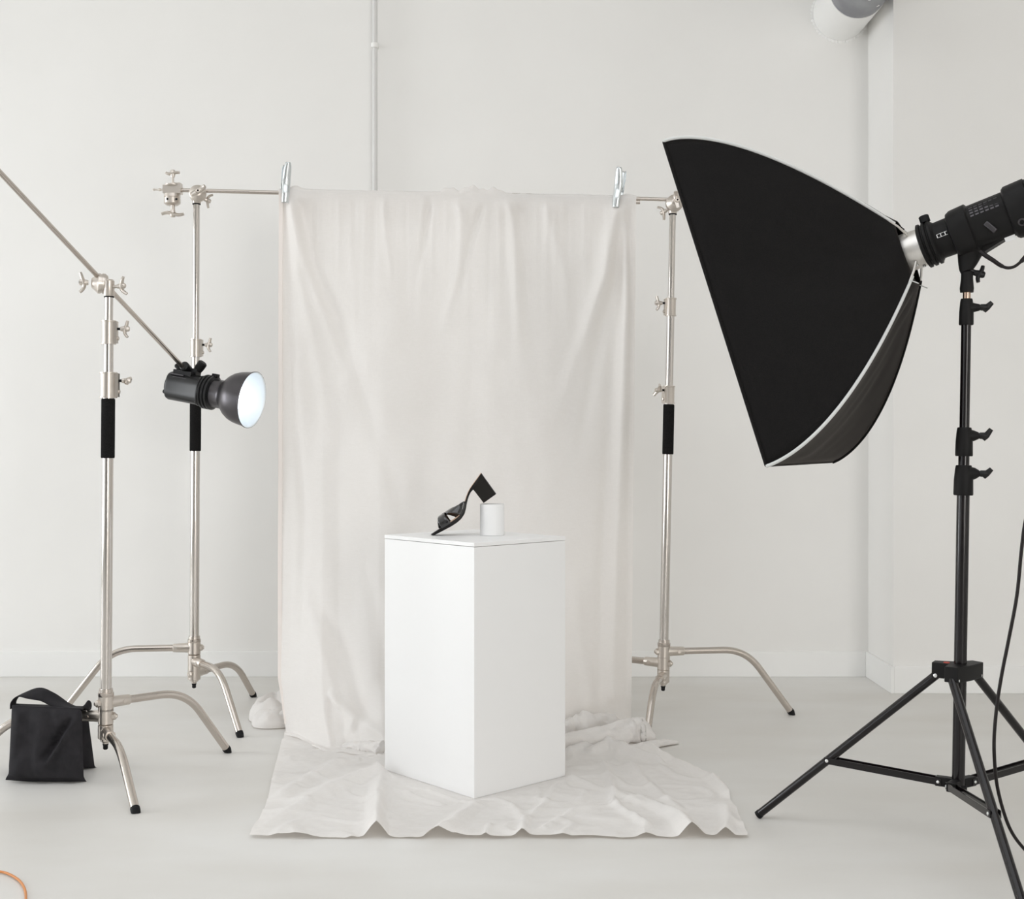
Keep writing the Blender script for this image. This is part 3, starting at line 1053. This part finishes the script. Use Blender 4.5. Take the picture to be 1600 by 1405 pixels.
root = thing('heeled_sandal', 'black leather mule sandal with crossed straps and block heel, toe down on the pedestal', 'shoe', shoe_px(290, 1246))
sol, ins = [], []
for i in range(NS):
    s = i / (NS - 1)
    w = halfw(s)
    a, b = U_[i], L__[i]
    wl_ = w * 0.94
    sol.append([shoe_px(a.x, a.y, -w), shoe_px(a.x, a.y, -w * 0.5), shoe_px(a.x, a.y, w * 0.5), shoe_px(a.x, a.y, w),
                shoe_px(lerp(a.x, b.x, .5), lerp(a.y, b.y, .5), w * 1.02), shoe_px(b.x, b.y, wl_), shoe_px(b.x, b.y, -wl_), shoe_px(lerp(a.x, b.x, .5), lerp(a.y, b.y, .5), -w * 1.02)])
    nrm = V((-(U_[min(i + 1, NS - 1)].y - U_[max(i - 1, 0)].y), (U_[min(i + 1, NS - 1)].x - U_[max(i - 1, 0)].x), 0)).normalized()
    if nrm.y > 0:
        nrm = -nrm
    if nrm.x > 0 and nrm.y > -0.2:
        nrm = -nrm
    if s > 0.19:
        wi = w * 0.94
        q = a + nrm * 9
        q0 = a - nrm * 4
        ins.append([shoe_px(q0.x, q0.y, -wi), shoe_px(q.x, q.y, -wi * 0.97), shoe_px(q.x, q.y, 0), shoe_px(q.x, q.y, wi * 0.97), shoe_px(q0.x, q0.y, wi)])
obj('sole', MB().ring_stack(sol), M['leather'], root, smooth=50)
obj('insole', MB().ring_stack(ins), M['insole'], root, smooth=50)
# block heel
hl = [(1094, 216), (1335, 552), (1130, 700), (962, 482), (938, 474), (975, 418), (1030, 345)]
hw = [0.0245, 0.0255, 0.0255, 0.0255, 0.0255, 0.026, 0.0262]
rings = [[shoe_px(p[0], p[1], -w * 0.98) for p, w in zip(hl, hw)], [shoe_px(p[0], p[1], w * 0.98) for p, w in zip(hl, hw)]]
ho = obj('heel', MB().ring_stack(rings), M['heel'], root, smooth=30, bevel=0.0012)
tp = [(1335, 552), (1130, 700), (1122, 690), (1326, 540)]
obj('heel_tip', MB().ring_stack([[shoe_px(p[0], p[1], -0.0256) for p in tp], [shoe_px(p[0], p[1], 0.0256) for p in tp]]), M['rubber'], ho)


def sole_frame(s):
    i = max(1, min(NS - 2, int(s * (NS - 1))))
    f_ = s * (NS - 1)
    k = max(0, min(NS - 2, int(f_)))
    p = lerp(U_[k], U_[k + 1], f_ - k)
    return p


def strap(s_near, s_mid, s_far, bw0, bw1, hgt, lift=0.0):
    def fn(u, v):
        th = u * math.pi
        sc_ = (1 - u) ** 2 * s_near + 2 * u * (1 - u) * (2 * s_mid - (s_near + s_far) / 2) + u * u * s_far
        half = lerp(bw0, bw1, abs(math.sin(th)))
        s = max(0.01, min(0.99, sc_ + (v - 0.5) * 2 * half))
        p = sole_frame(s)
        hh = (hgt + lift) * 10.667 * (F / dS_) * math.sin(th) ** 0.75
        q = p + V((-0.60, -0.80, 0)) * hh
        lat = -math.cos(th) * (halfw(s) + 0.0015)
        return shoe_px(q.x + (8 if hh < 5 else 0), q.y + (10 if hh < 5 else 0), lat)
    obj('strap', MB().grid(fn, 44, 10), M['patent'], root, solid=0.0016, smooth=80)


strap(0.520, 0.300, 0.19, 0.088, 0.050, 0.036)
strap(0.225, 0.262, 0.42, 0.066, 0.044, 0.0335, 0.0022)

# ------------------------------------------------------------------ sandbag over the leg
root = thing('sandbag', 'black canvas saddle sandbag slung over the leg of the nearest C-stand', 'sandbag', fl(72, 1222))


def pouch(tl, tr, bl, brr, d_top, d_bot, T, seed, name):
    P = [bp(*tl, d_top), bp(*tr, d_top), bp(*bl, d_bot), bp(*brr, d_bot)]
    mb_ = MB()

    def side(sgn):
        def fn(u, v):
            p = lerp(lerp(P[0], P[1], u), lerp(P[2], P[3], u), v)
            tu = max(0, 1 - abs(2 * u - 1) ** 5) ** 0.6
            tv = max(0, 1 - abs(2 * v - 1) ** 6) ** 0.6
            if v > 0.93:
                tv = min(tv, 0.12 + (1 - v) * 3)
            th = T * tu * tv * (0.7 + 0.3 * v)
            wr = 0.016 * noise.noise(V((u * 4 + seed, v * 2, 1))) + 0.008 * noise.noise(V((u * 9, v * 5, seed)))
            # one diagonal drape crease
            dd = (u - (0.86 - 0.36 * max(0, v - 0.1) / 0.6))
            wr += (-0.024 * math.exp(-(dd / 0.05) ** 2) + 0.018 * math.exp(-((dd - 0.09) / 0.05) ** 2)) * sstep(0.05, 0.25, v) * (1 - sstep(0.6, 0.75, v))
            p = p + V((0, sgn * (th + wr * tu * tv), 0))
            # hem flare
            p.x += (u - 0.5) * 0.018 * sstep(0.9, 1.0, v)
            p.z += -0.004 * (1 - abs(2 * u - 1)) * sstep(0.8, 1, v)
            return p
        return fn
    mb_.grid(side(-1), 34, 34).grid(side(1), 34, 34)
    for v_ in mb_.v:
        v_.z = max(0.002, v_.z)
    return obj(name, mb_, M['bag'], root, smooth=70)


pouch((18.5, 1104), (128, 1109), (13, 1219), (131, 1224), 3.885, 3.865, 0.034, 1.5, 'pouch')
pouch((24, 1102), (136, 1106), (28, 1199), (149, 1206), 4.02, 4.035, 0.036, 4.5, 'pouch')
brg = MB()


def bridge(u, v):
    a, b = bp(lerp(18.5, 128, u), lerp(1104, 1109, u), 3.885), bp(lerp(24, 136, u), lerp(1102, 1106, u), 4.02)
    return lerp(a, b, v) + Z * 0.006 * math.sin(v * math.pi)


obj('saddle', brg.grid(bridge, 12, 8), M['bag'], root, solid=0.003)


def ribbon(pts, w, name, th=0.003):
    pts = [V(p) for p in pts]
    sm = []
    for i in range(len(pts) - 1):
        p0, p1, p2, p3 = pts[max(i - 1, 0)], pts[i], pts[i + 1], pts[min(i + 2, len(pts) - 1)]
        for k in range(6):
            t_ = k / 6
            sm.append(0.5 * ((2 * p1) + (p2 - p0) * t_ + (2 * p0 - 5 * p1 + 4 * p2 - p3) * t_ ** 2 + (3 * p1 - p0 - 3 * p2 + p3) * t_ ** 3))
    sm.append(pts[-1])

    def fn(u, v):
        i = min(int(round(v * (len(sm) - 1))), len(sm) - 1)
        tw = sstep(0.25, 0.5, v) * (1 - sstep(0.62, 0.85, v))
        ax_ = (V((0, 1, 0)) * (1 - tw * 0.8) + V((0.1, 0.5, 0.75)) * tw).normalized()
        return sm[i] + ax_ * (u - 0.5) * w
    return obj(name, MB().grid(fn, 4, len(sm) - 1), M['bag'], root, solid=th, smooth=70)


ribbon([bp(20.5, 1106, 3.93), bp(21.5, 1096, 3.93), bp(30, 1087, 3.93), bp(45, 1084.5, 3.93), bp(64, 1085, 3.93), bp(80, 1092, 3.93), bp(98, 1101, 3.92), bp(118, 1107, 3.91), bp(127, 1109, 3.90)], 0.044, 'carry_strap')
ribbon([bp(127, 1110, 3.93), bp(130, 1104, 3.93), bp(136, 1101, 3.94), bp(140, 1105, 3.95), bp(139, 1110, 3.96)], 0.03, 'strap_loop')

# ------------------------------------------------------------------ softbox
sx = V((0.298, 0.55, 0)).normalized()
nh = V((-sx.y, sx.x, 0))
th = math.radians(18)
st = Z * math.cos(th) + nh * math.sin(th)
sn = nh * math.cos(th) - Z * math.sin(th)
SS, SL, SD = 0.657, 0.885, 0.44
P2 = bp(1197, 727, 3.15)
SCN = P2 + sx * SS / 2 + st * SL / 2
SR = SCN - sn * SD
FA = -sn                       # flash axis, pointing back to the stand
root = thing('softbox', 'large black fabric softbox with pale grey seams on the black tripod stand', 'softbox', SR)


def sbk(q, p=1.75):
    return 0.16 + 0.84 * (1 - (1 - q) ** p)


def sb_seam(a, b, q):
    k = sbk(q, 1.65 if b > 0 else 1.85)
    ka = k
    if a > 0:
        ka = sbk(q, 1.7 if b < 0 else 2.1)
        k = sbk(q, 1.65 if b < 0 else 1.9)
    return SR + sn * (SD * q) + sx * (a * ka * SS / 2) + st * (b * k * SL / 2)


def panel(c0, c1, seed, name):
    def fn(u, v):
        p0, p1 = sb_seam(*c0, v), sb_seam(*c1, v)
        p = lerp(p0, p1, u)
        ctr = SR + sn * (SD * v)
        inward = (ctr - p).normalized()
        sag = math.sin(u * math.pi) * max(0.0, math.sin(min(1, v * 1.05) * math.pi)) ** 0.7
        wr = noise.noise(V((u * 3 + seed, v * 2.2, seed))) * 0.010 + noise.noise(V((u * 8 - v * 4 + seed, v * 2, seed))) * 0.0045
        # round the rear opening towards a ring
        rnd = (1 - sstep(0.0, 0.22, v)) * math.sin(u * math.pi) * 0.018
        return p + inward * (0.022 * sag + wr * math.sin(u * math.pi) * sstep(0, 0.15, v) * (1 - sstep(0.88, 0.97, v))) - inward * rnd
    return obj(name, MB().grid(fn, 40, 60), M['fabric'], root, solid=0.002, smooth=70)


CR = [(-1, -1), (-1, 1), (1, 1), (1, -1)]
for i in range(4):
    panel(CR[i], CR[(i + 1) % 4], i * 3.1 + 0.4, 'side_panel')
for a, b in CR:
    wd_ = []
    for i in range(41):
        q = i / 40
        p = sb_seam(a, b, q)
        out = (sx * a * 0.6 + st * b * 0.8).normalized()
        wd_.append(p + out * 0.0035)
    obj('seam_piping', MB().tube(wd_, 0.0044, 8, True, ref=(sx * a - st * b).normalized(), flat=1.0), M['piping'] if a < 0 else M['fabric'], root)
# front lip and recessed diffuser
lip = MB()
for (a0, b0), (a1, b1) in zip(CR, CR[1:] + CR[:1]):
    lip.tube([SCN + sx * a0 * SS / 2 + st * b0 * SL / 2, SCN + sx * a1 * SS / 2 + st * b1 * SL / 2], 0.0045, 8)
obj('front_rim', lip, M['fabric'], root)
df = MB().grid(lambda u, v: SCN - sn * 0.012 + sx * (u - 0.5) * SS * 0.985 + st * (v - 0.5) * SL * 0.985, 4, 4)
obj('front_diffuser', df, M['diffuser'], root, solid=0.001)
# rear tabs and bare rod ends at the ring
for a, b in CR:
    p0 = sb_seam(a, b, 0.03)
    p1 = SR + FA * 0.018 + (sx * a + st * b).normalized() * 0.054
    rt = obj('rod_end', MB().tube([p0, lerp(p0, p1, 0.6) + (sx * a + st * b) * 0.004, p1], 0.0032, 8), M['silver'], root)
for a, b in ((-1, -1), (1, -1)):
    c0 = sb_seam(a, b, 0.02) + FA * 0.004
    obj('corner_tab', MB().box(c0 + FA * 0.006 - st * 0.006, (FA - st * 0.9).normalized(), sx, (st + FA * 0.9).normalized(), 0.011, 0.006, 0.0012), M['piping'], root)
spd = MB().lathe(SR - FA * 0.012, FA, [(0, 0.060), (0.004, 0.0515), (0.0505, 0.0500), (0.0515, 0.046)], 56)
obj('speed_ring', spd, M['silver'], root)
obj('ring_screw', MB().lathe(SR + FA * 0.03 - st * 0.050 - sx * 0.01, -st, [(0, 0.004), (0.004, 0.004)], 10).lathe(SR + FA * 0.016 - st * 0.044 - sx * 0.026, -st, [(0, 0.004), (0.004, 0.004)], 10),
    M['rivet'], root)

# ------------------------------------------------------------------ flash head on the stand
fu = (Z - FA * FA.z).normalized()
fs = FA.cross(fu)
if fs.y > 0:
    fs = -fs                   # side facing the camera
root = thing('flash_head', 'black monolight flash head behind the softbox, mounted on the black tripod stand', 'studio light', SR + FA * 0.16 - fu * 0.06)
prof = [(0.038, 0.048)]
for k in range(3):
    b0 = 0.040 + k * 0.0135
    prof += [(b0, 0.0545), (b0 + 0.0022, 0.0592), (b0 + 0.0085, 0.0592), (b0 + 0.0108, 0.0545)]
prof += [(0.082, 0.050)]
obj('mount_ring', MB().lathe(SR, FA, prof, 56), M['plastic2'], root)
obj('release_knob', MB().lathe(SR + FA * 0.068 + fu * 0.056 + fs * 0.012, fu, [(0, 0.013), (0.016, 0.013), (0.018, 0.011)], 20), M['rubber'], root)
obj('barrel', MB().lathe(SR, FA, [(0.078, 0.0485), (0.125, 0.0495)], 56), M['plastic2'], root)
bd_ = MB().lathe(SR, FA, [(0.117, 0.049), (0.120, 0.0575), (0.130, 0.0625), (0.168, 0.0645), (0.171, 0.0605), (0.172, 0.0575), (0.262, 0.0585), (0.264, 0.0640), (0.270, 0.0690),
                          (0.318, 0.0705), (0.320, 0.0670), (0.324, 0.0670), (0.326, 0.0705), (0.356, 0.0695), (0.366, 0.062), (0.370, 0.03)], 56, sq=2.6, ref=(fu + fs * 0.25).normalized())
bo_ = obj('body', bd_, M['plastic2'], root)
vn = MB()
for r_ in range(4):
    for k in range(6):
        an = math.radians(-4 + r_ * 8)
        nr = fu * math.sin(an + 0.35) + fs * math.cos(an + 0.35)
        c = SR + FA * (0.184 + k * 0.0125) + nr * 0.0615
        e_ = FA
        vn.box(c, e_, nr.cross(e_), nr, 0.0042, 0.0022, 0.0012)
obj('vent', vn, M['gunmetal'], bo_)
# printed mark on the barrel: outlined rectangle with inner bars
mk = MB()


def on_barrel(t_, h_, r=0.0502):
    a = h_ / r
    n_ = fs * math.cos(a) + fu * math.sin(a)
    return SR + FA * t_ + n_ * r, n_


def stroke(t0, h0, t1, h1, w=0.0011):
    for i in range(4):
        ta, tb_ = lerp(t0, t1, i / 4), lerp(t0, t1, (i + 1) / 4)
        ha, hb = lerp(h0, h1, i / 4), lerp(h0, h1, (i + 1) / 4)
        p, n_ = on_barrel((ta + tb_) / 2, (ha + hb) / 2)
        q, _ = on_barrel(tb_, hb)
        d_ = (q - p)
        l_ = d_.length
        d_.normalize()
        mk.box(p, d_, n_.cross(d_), n_, l_ * 1.05, w / 2, 0.0004)


MT, MH = 0.088, 0.002
stroke(MT, MH - 0.0045, MT, MH + 0.0045, 0.0020)
stroke(MT, MH + 0.0045, MT + 0.026, MH + 0.0045, 0.0008)
stroke(MT, MH - 0.0045, MT + 0.026, MH - 0.0045, 0.0008)
stroke(MT + 0.0095, MH - 0.0045, MT + 0.0095, MH + 0.0045, 0.0018)
stroke(MT + 0.0205, MH - 0.0045, MT + 0.0205, MH + 0.0045, 0.0022)
tag(obj('printed_mark', mk, M['mark'], root, smooth=0), 'white printed mark')
# yoke down to the stand
SX0, SX1 = bp(1497, 1240, 3.23), bp(1511, 430, 3.23)
pax = (SX1 - SX0).normalized()
pg = SX0 - pax * (SX0.z / pax.z)


def sat(py):
    z = H - (py - HY) / F * 3.23
    return pg + pax * (z / pax.z)


yk = MB()
bt = sat(424)
tp_ = SR + FA * 0.150 - fu * 0.040
rings = []
for i in range(9):
    t_ = i / 8
    c = lerp(bt, tp_, t_)
    wx = lerp(0.0165, 0.044, t_ ** 0.75)
    wy = lerp(0.0165, 0.034, t_ ** 1.2)
    rings.append([c + FA * (math.cos(2 * math.pi * k / 24) * wx + 0.012 * t_) + fs * (math.sin(2 * math.pi * k / 24) * wy) for k in range(24)])
yk.ring_stack(rings)
w0, w1 = SR + FA * 0.20 - fu * 0.05, SR + FA * 0.262 - fu * 0.055
yk.prism([w0 + fs * 0.02, w1 + fs * 0.02, bt + Z * 0.03 + X * 0.016 + fs * 0.014, bt + Z * 0.012 + fs * 0.014], -fs * 0.036)
yo = obj('yoke', yk, M['plastic2'], root)
obj('spigot_socket', MB().lathe(sat(457), pax, [(0, 0.0165), (0.010, 0.0175), (0.034, 0.0150), (0.052, 0.0148), (0.054, 0.0125)], 24), M['plastic2'], root)
kb = MB()
wing(kb, sat(428) + X * 0.030 + fs * 0.004, V((0.9, -0.2, -0.25)), V((0.35, 0, 1)), 0.022, 0.008, 0.15)
kb.cyl(sat(420), sat(428) + X * 0.03, 0.006, 12)
obj('tilt_knob', kb, M['plastic'], yo)
lb = MB().box(SR + FA * 0.248 - fu * 0.066 + fs * 0.028, FA, fs, fu, 0.013, 0.0012, 0.006)
lo_ = obj('rating_label', lb, M['mark'], bo_, smooth=0)
obj('side_ring', MB().lathe(SR + FA * 0.288 + fs * 0.052 - fu * 0.040, (fs - fu * 0.5).normalized(), [(0, 0.010), (0.008, 0.010), (0.009, 0.006), (0.004, 0.005)], 20), M['gunmetal'], bo_)
gs = MB().box(SR + FA * 0.215 + fs * 0.056 - fu * 0.026, (FA + fu * 0.55).normalized(), fs, (fu - FA * 0.55).normalized(), 0.007, 0.004, 0.017)
obj('umbrella_clip', gs, M['gunmetal'], bo_, bevel=0.003)
obj('foot_block', MB().box(SR + FA * 0.298 - fu * 0.068 + fs * 0.01, FA, fs, fu, 0.020, 0.018, 0.014), M['plastic'], bo_, bevel=0.004)
lp = [bp(1532, 393, 3.18), bp(1541, 400, 3.17), bp(1552, 407, 3.16), bp(1562, 414, 3.16), bp(1573, 418.5, 3.15), bp(1584, 417, 3.15), bp(1594, 410, 3.15), bp(1603, 401, 3.15), bp(1612, 390, 3.15)]


def smooth_path(pts, k=6):
    pts = [V(p) for p in pts]
    sm = []
    for i in range(len(pts) - 1):
        p0, p1, p2, p3 = pts[max(i - 1, 0)], pts[i], pts[i + 1], pts[min(i + 2, len(pts) - 1)]
        for j in range(k):
            t_ = j / k
            sm.append(0.5 * ((2 * p1) + (p2 - p0) * t_ + (2 * p0 - 5 * p1 + 4 * p2 - p3) * t_ ** 2 + (3 * p1 - p0 - 3 * p2 + p3) * t_ ** 3))
    sm.append(pts[-1])
    return sm


lps = smooth_path(lp)
rad = [pl([(0, 0.0062), (0.42, 0.0052), (0.44, 0.0040), (0.75, 0.0038), (0.78, 0.0055), (1, 0.0068)], i / (len(lps) - 1)) for i in range(len(lps))]
obj('short_cable', MB().tube(lps, rad, 12), M['cable'], root)

# power cord hanging from the back of the flash head
tail = SR + FA * 0.368
cp = [tail, tail + FA * 0.04 - Z * 0.005, V((tail.x + 0.05, tail.y - 0.05, tail.z - 0.08)), bp(1655, 560, 3.04), bp(1622, 730, 3.02), bp(1603, 810, 3.02), bp(1596, 860, 3.02), bp(1589, 930, 3.02), bp(1576, 1000, 3.02), bp(1566, 1050, 3.02), bp(1558, 1100, 3.02),
      bp(1553.5, 1150, 3.02), bp(1554, 1190, 3.02), bp(1558, 1228, 3.02), bp(1567, 1265, 3.03), bp(1579, 1297, 3.04), bp(1597, 1323, 3.06), bp(1622, 1345, 3.09), fl(1668, 1352, 0.006), fl(1740, 1340, 0.006), fl(1840, 1360, 0.006)]
tag(obj('power_cord', MB().tube(smooth_path(cp), 0.0042, 10), M['cable'], base=fl(1668, 1352)), 'dark power cord hanging beside the black tripod stand and looping to the floor', 'cable')

# ------------------------------------------------------------------ black tripod stand
root = thing('tripod_stand', 'black tripod light stand with braced legs under the softbox', 'light stand', V((pg.x, pg.y, 0)))
obj('column', MB().cyl(sat(1238), sat(760), 0.0160, 28), M['tube'], root)
obj('riser', MB().cyl(sat(770), sat(700), 0.0138, 24), M['tube'], root)
obj('riser', MB().cyl(sat(705), sat(490), 0.0124, 24), M['tube'], root)
obj('spigot', MB().cyl(sat(495), sat(455.5), 0.0098, 20), M['copper'], root)
for y0, y1, r, k_y, tilt in ((508, 467, 0.0178, 481, 0.5), (713, 668, 0.0212, 681, -0.3), (774, 727, 0.0238, 740, 0.35)):
    p, q = sat(y0), sat(y1)
    h = (q - p).length
    mb = MB().lathe(p, pax, [(0, r * 0.98), (0.003, r * 1.03), (h * 0.5, r * 1.0), (h * 0.85, r * 0.9), (h - 0.003, r * 0.84), (h, r * 0.78)], 28)
    kd = V((0.97, -0.25, 0.0)).normalized()
    mb.tube([sat(k_y), sat(k_y) + kd * (r + 0.004), sat(k_y) + kd * (r + 0.014)], [r * 0.95, r * 0.62, 0.0085], 16)
    co_ = obj('collar', mb, M['plastic2'], root)
    kb = MB()
    o_ = sat(k_y) + kd * (r + 0.020)
    kb.lathe(o_ - kd * 0.006, kd, [(0, 0.007), (0.004, 0.0085), (0.016, 0.0085), (0.020, 0.006)], 14)
    kb.tube([o_ + kd * 0.004 - Z * 0.010, o_ + kd * 0.012, o_ + kd * 0.024 + Z * 0.012 * (1 if tilt > 0 else 1.4)], [0.006, 0.0085, 0.006], 12, True, ref=V((0, 1, 0)), flat=0.8)
    obj('knob', kb, M['plastic'], co_)
# hub
feet = [V((0.687, 3.50, 0)), V((1.118, 2.72, 0)), V((1.60, 3.50, 0))]
hc0, hc1 = sat(1061), sat(1037)
tops = []
dirs = []
for i, f in enumerate(feet):
    d = f - V((pg.x, pg.y, 0))
    d.z = 0
    d.normalize()
    if i == 1:
        d = V((-0.62, -0.78, 0)).normalized()      # the near hinge sits front-left of the column
    dirs.append(d)
    tops.append(hc0 + d * 0.058 + Z * 0.006)
poly = []
order = sorted(range(3), key=lambda i: math.atan2(dirs[i].y, dirs[i].x))
for i in order:
    d = dirs[i]
    s = V((-d.y, d.x, 0))
    for sg_ in (-1, 1):
        poly.append(hc0 + d * 0.068 + s * sg_ * 0.017)
    nx_ = (d + dirs[order[(order.index(i) + 1) % 3]])
    poly.append(hc0 + (nx_.normalized() if nx_.length > 0.2 else V((d.y, -d.x, 0))) * 0.034)
ho_ = obj('hub', MB().prism(poly, hc1 - hc0), M['plastic2'], root, smooth=30, bevel=0.002)
obj('red_dot', MB().lathe(hc1 + dirs[0] * 0.036 - Y * 0.006, pax, [(0, 0.008), (0.0015, 0.0075)], 16), M['red'], ho_)
br0 = sat(1236)
lowc = sat(1224)
lb_ = MB().lathe(br0, pax, [(-0.004, 0.014), (0, 0.022), (0.012, 0.022), (0.016, 0.018)], 24)
for d in dirs:
    s = V((-d.y, d.x, 0))
    lb_.box(lowc + d * 0.034, d, s, Z, 0.022, 0.012, 0.012)
obj('brace_bracket', lb_, M['plastic2'], root, smooth=30, bevel=0.002)


def rivet(p, ax_, r, par):
    obj('rivet', MB().lathe(p, ax_, [(0, r), (0.002, r), (0.003, r * 0.65)], 12), M['rivet'], par)


for i, (f, d) in enumerate(zip(feet, dirs)):
    top_ = tops[i]
    u = (f - top_).normalized()
    ft = f - u * 0.004 + Z * 0.009
    lg = obj('leg', MB().tube([top_, ft], 0.0112, 20), M['tube'], root)
    obj('foot_cap', MB().lathe(ft - u * 0.004, u, [(0, 0.0118), (0.010, 0.0118), (0.011, 0.009)], 20), M['rubber'], lg)
    jt = lerp(top_, ft, 0.595)
    s = V((-d.y, d.x, 0))
    bk = lowc + d * 0.048
    jd = jt - bk
    jd.z = 0
    js = V((-jd.y, jd.x, 0)).normalized()
    for sg_ in (-1, 1):
        a_, b_ = bk + s * sg_ * 0.0125, jt + js * sg_ * 0.0125
        dd = (b_ - a_)
        l_ = dd.length
        dd.normalize()
        bz = js.cross(dd).normalized()
        obj('brace', MB().box((a_ + b_) / 2, dd, dd.cross(bz), bz, l_ / 2 + 0.008, 0.0016, 0.0088), M['tube'], root, smooth=0, bevel=0.0008)
        rivet(jt + js * sg_ * 0.0135, js * sg_, 0.0045, lg)
        rivet(top_ + s * sg_ * 0.0165, s * sg_, 0.0052, lg)
        rivet(bk + s * sg_ * 0.0135, s * sg_, 0.0038, lg)

# ------------------------------------------------------------------ orange cable at the corner
oc = [fl(-140, 1405, 0.005), fl(-60, 1372, 0.005), fl(-20, 1363, 0.005), fl(2, 1362.5, 0.005), fl(18, 1368, 0.005), fl(31, 1377, 0.005), fl(38, 1388, 0.005), fl(40.5, 1402, 0.005), fl(37, 1420, 0.005), fl(20, 1440, 0.005), fl(-60, 1465, 0.005)]
tag(obj('orange_cord', MB().tube(smooth_path(oc), 0.0030, 10), M['orange'], base=fl(31, 1377)), 'thin orange cable curling over the floor at the lower left corner', 'cable')

# ------------------------------------------------------------------ light
w = bpy.data.worlds.new('sky')
SC.world = w
w.use_nodes = True
bg = w.node_tree.nodes['Background']
bg.inputs[0].default_value = (0.93, 0.97, 1.0, 1)
bg.inputs[1].default_value = 0.06


def area(name, loc, rot, sx_, sy_, power, col):
    l = bpy.data.lights.new(name, 'AREA')
    l.shape = 'RECTANGLE'
    l.size, l.size_y = sx_, sy_
    l.energy = power
    l.color = col
    o = bpy.data.objects.new(name, l)
    COL.objects.link(o)
    o.location = loc
    o.rotation_euler = rot
    return o


PW_L, PW_F = [20, 40, 40, 185], [6, 22, 190]
PW_S = 122
area('roof_daylight', ((TOP_FILL[0] + TOP_FILL[1]) / 2, (TOP_FILL[2] + TOP_FILL[3]) / 2, ZC + 0.15), (0, 0, 0), TOP_FILL[1] - TOP_FILL[0], TOP_FILL[3] - TOP_FILL[2], PW_S, (0.97, 0.985, 1.0))  # added overhead fill lamp, lifts the floor and cloth
for (a, b), p in zip(WIN, PW_L):
    area('window_daylight', (XL - 0.15, (a + b) / 2, (ZS + ZT) / 2), (0, -math.pi / 2, 0), ZT - ZS, b - a, p, (0.945, 0.975, 1.0))
for (a, b), p in zip(FRONT_FILL, PW_F):
    area('window_daylight', ((a + b) / 2, YF - 0.15, (ZS + ZT) / 2), (math.pi / 2, 0, 0), b - a, ZT - ZS, p, (1.0, 0.975, 0.945))  # unseen fill lamps, added for more light from behind the camera

# ------------------------------------------------------------------ camera
cam = bpy.data.cameras.new('camera')
co_ = bpy.data.objects.new('camera', cam)
COL.objects.link(co_)
co_.location = (0, 0, H)
co_.rotation_euler = (math.pi / 2, 0, 0)
cam.sensor_fit = 'HORIZONTAL'
cam.sensor_width = 36.0
cam.lens = 36.0 * F / 1600
cam.shift_y = (HY - 702.5) / 1600.0
cam.clip_start = 0.05
SC.camera = co_

SC.view_settings.view_transform = 'Standard'
SC.view_settings.look = 'None'
SC.view_settings.gamma = 1
SC.view_settings.use_curve_mapping = False
SC.view_settings.exposure = -0.02
SC.cycles.use_denoising = True
SC.cycles.max_bounces = 16
SC.cycles.diffuse_bounces = 10
SC.cycles.glossy_bounces = 6
SC.cycles.sample_clamp_indirect = 8
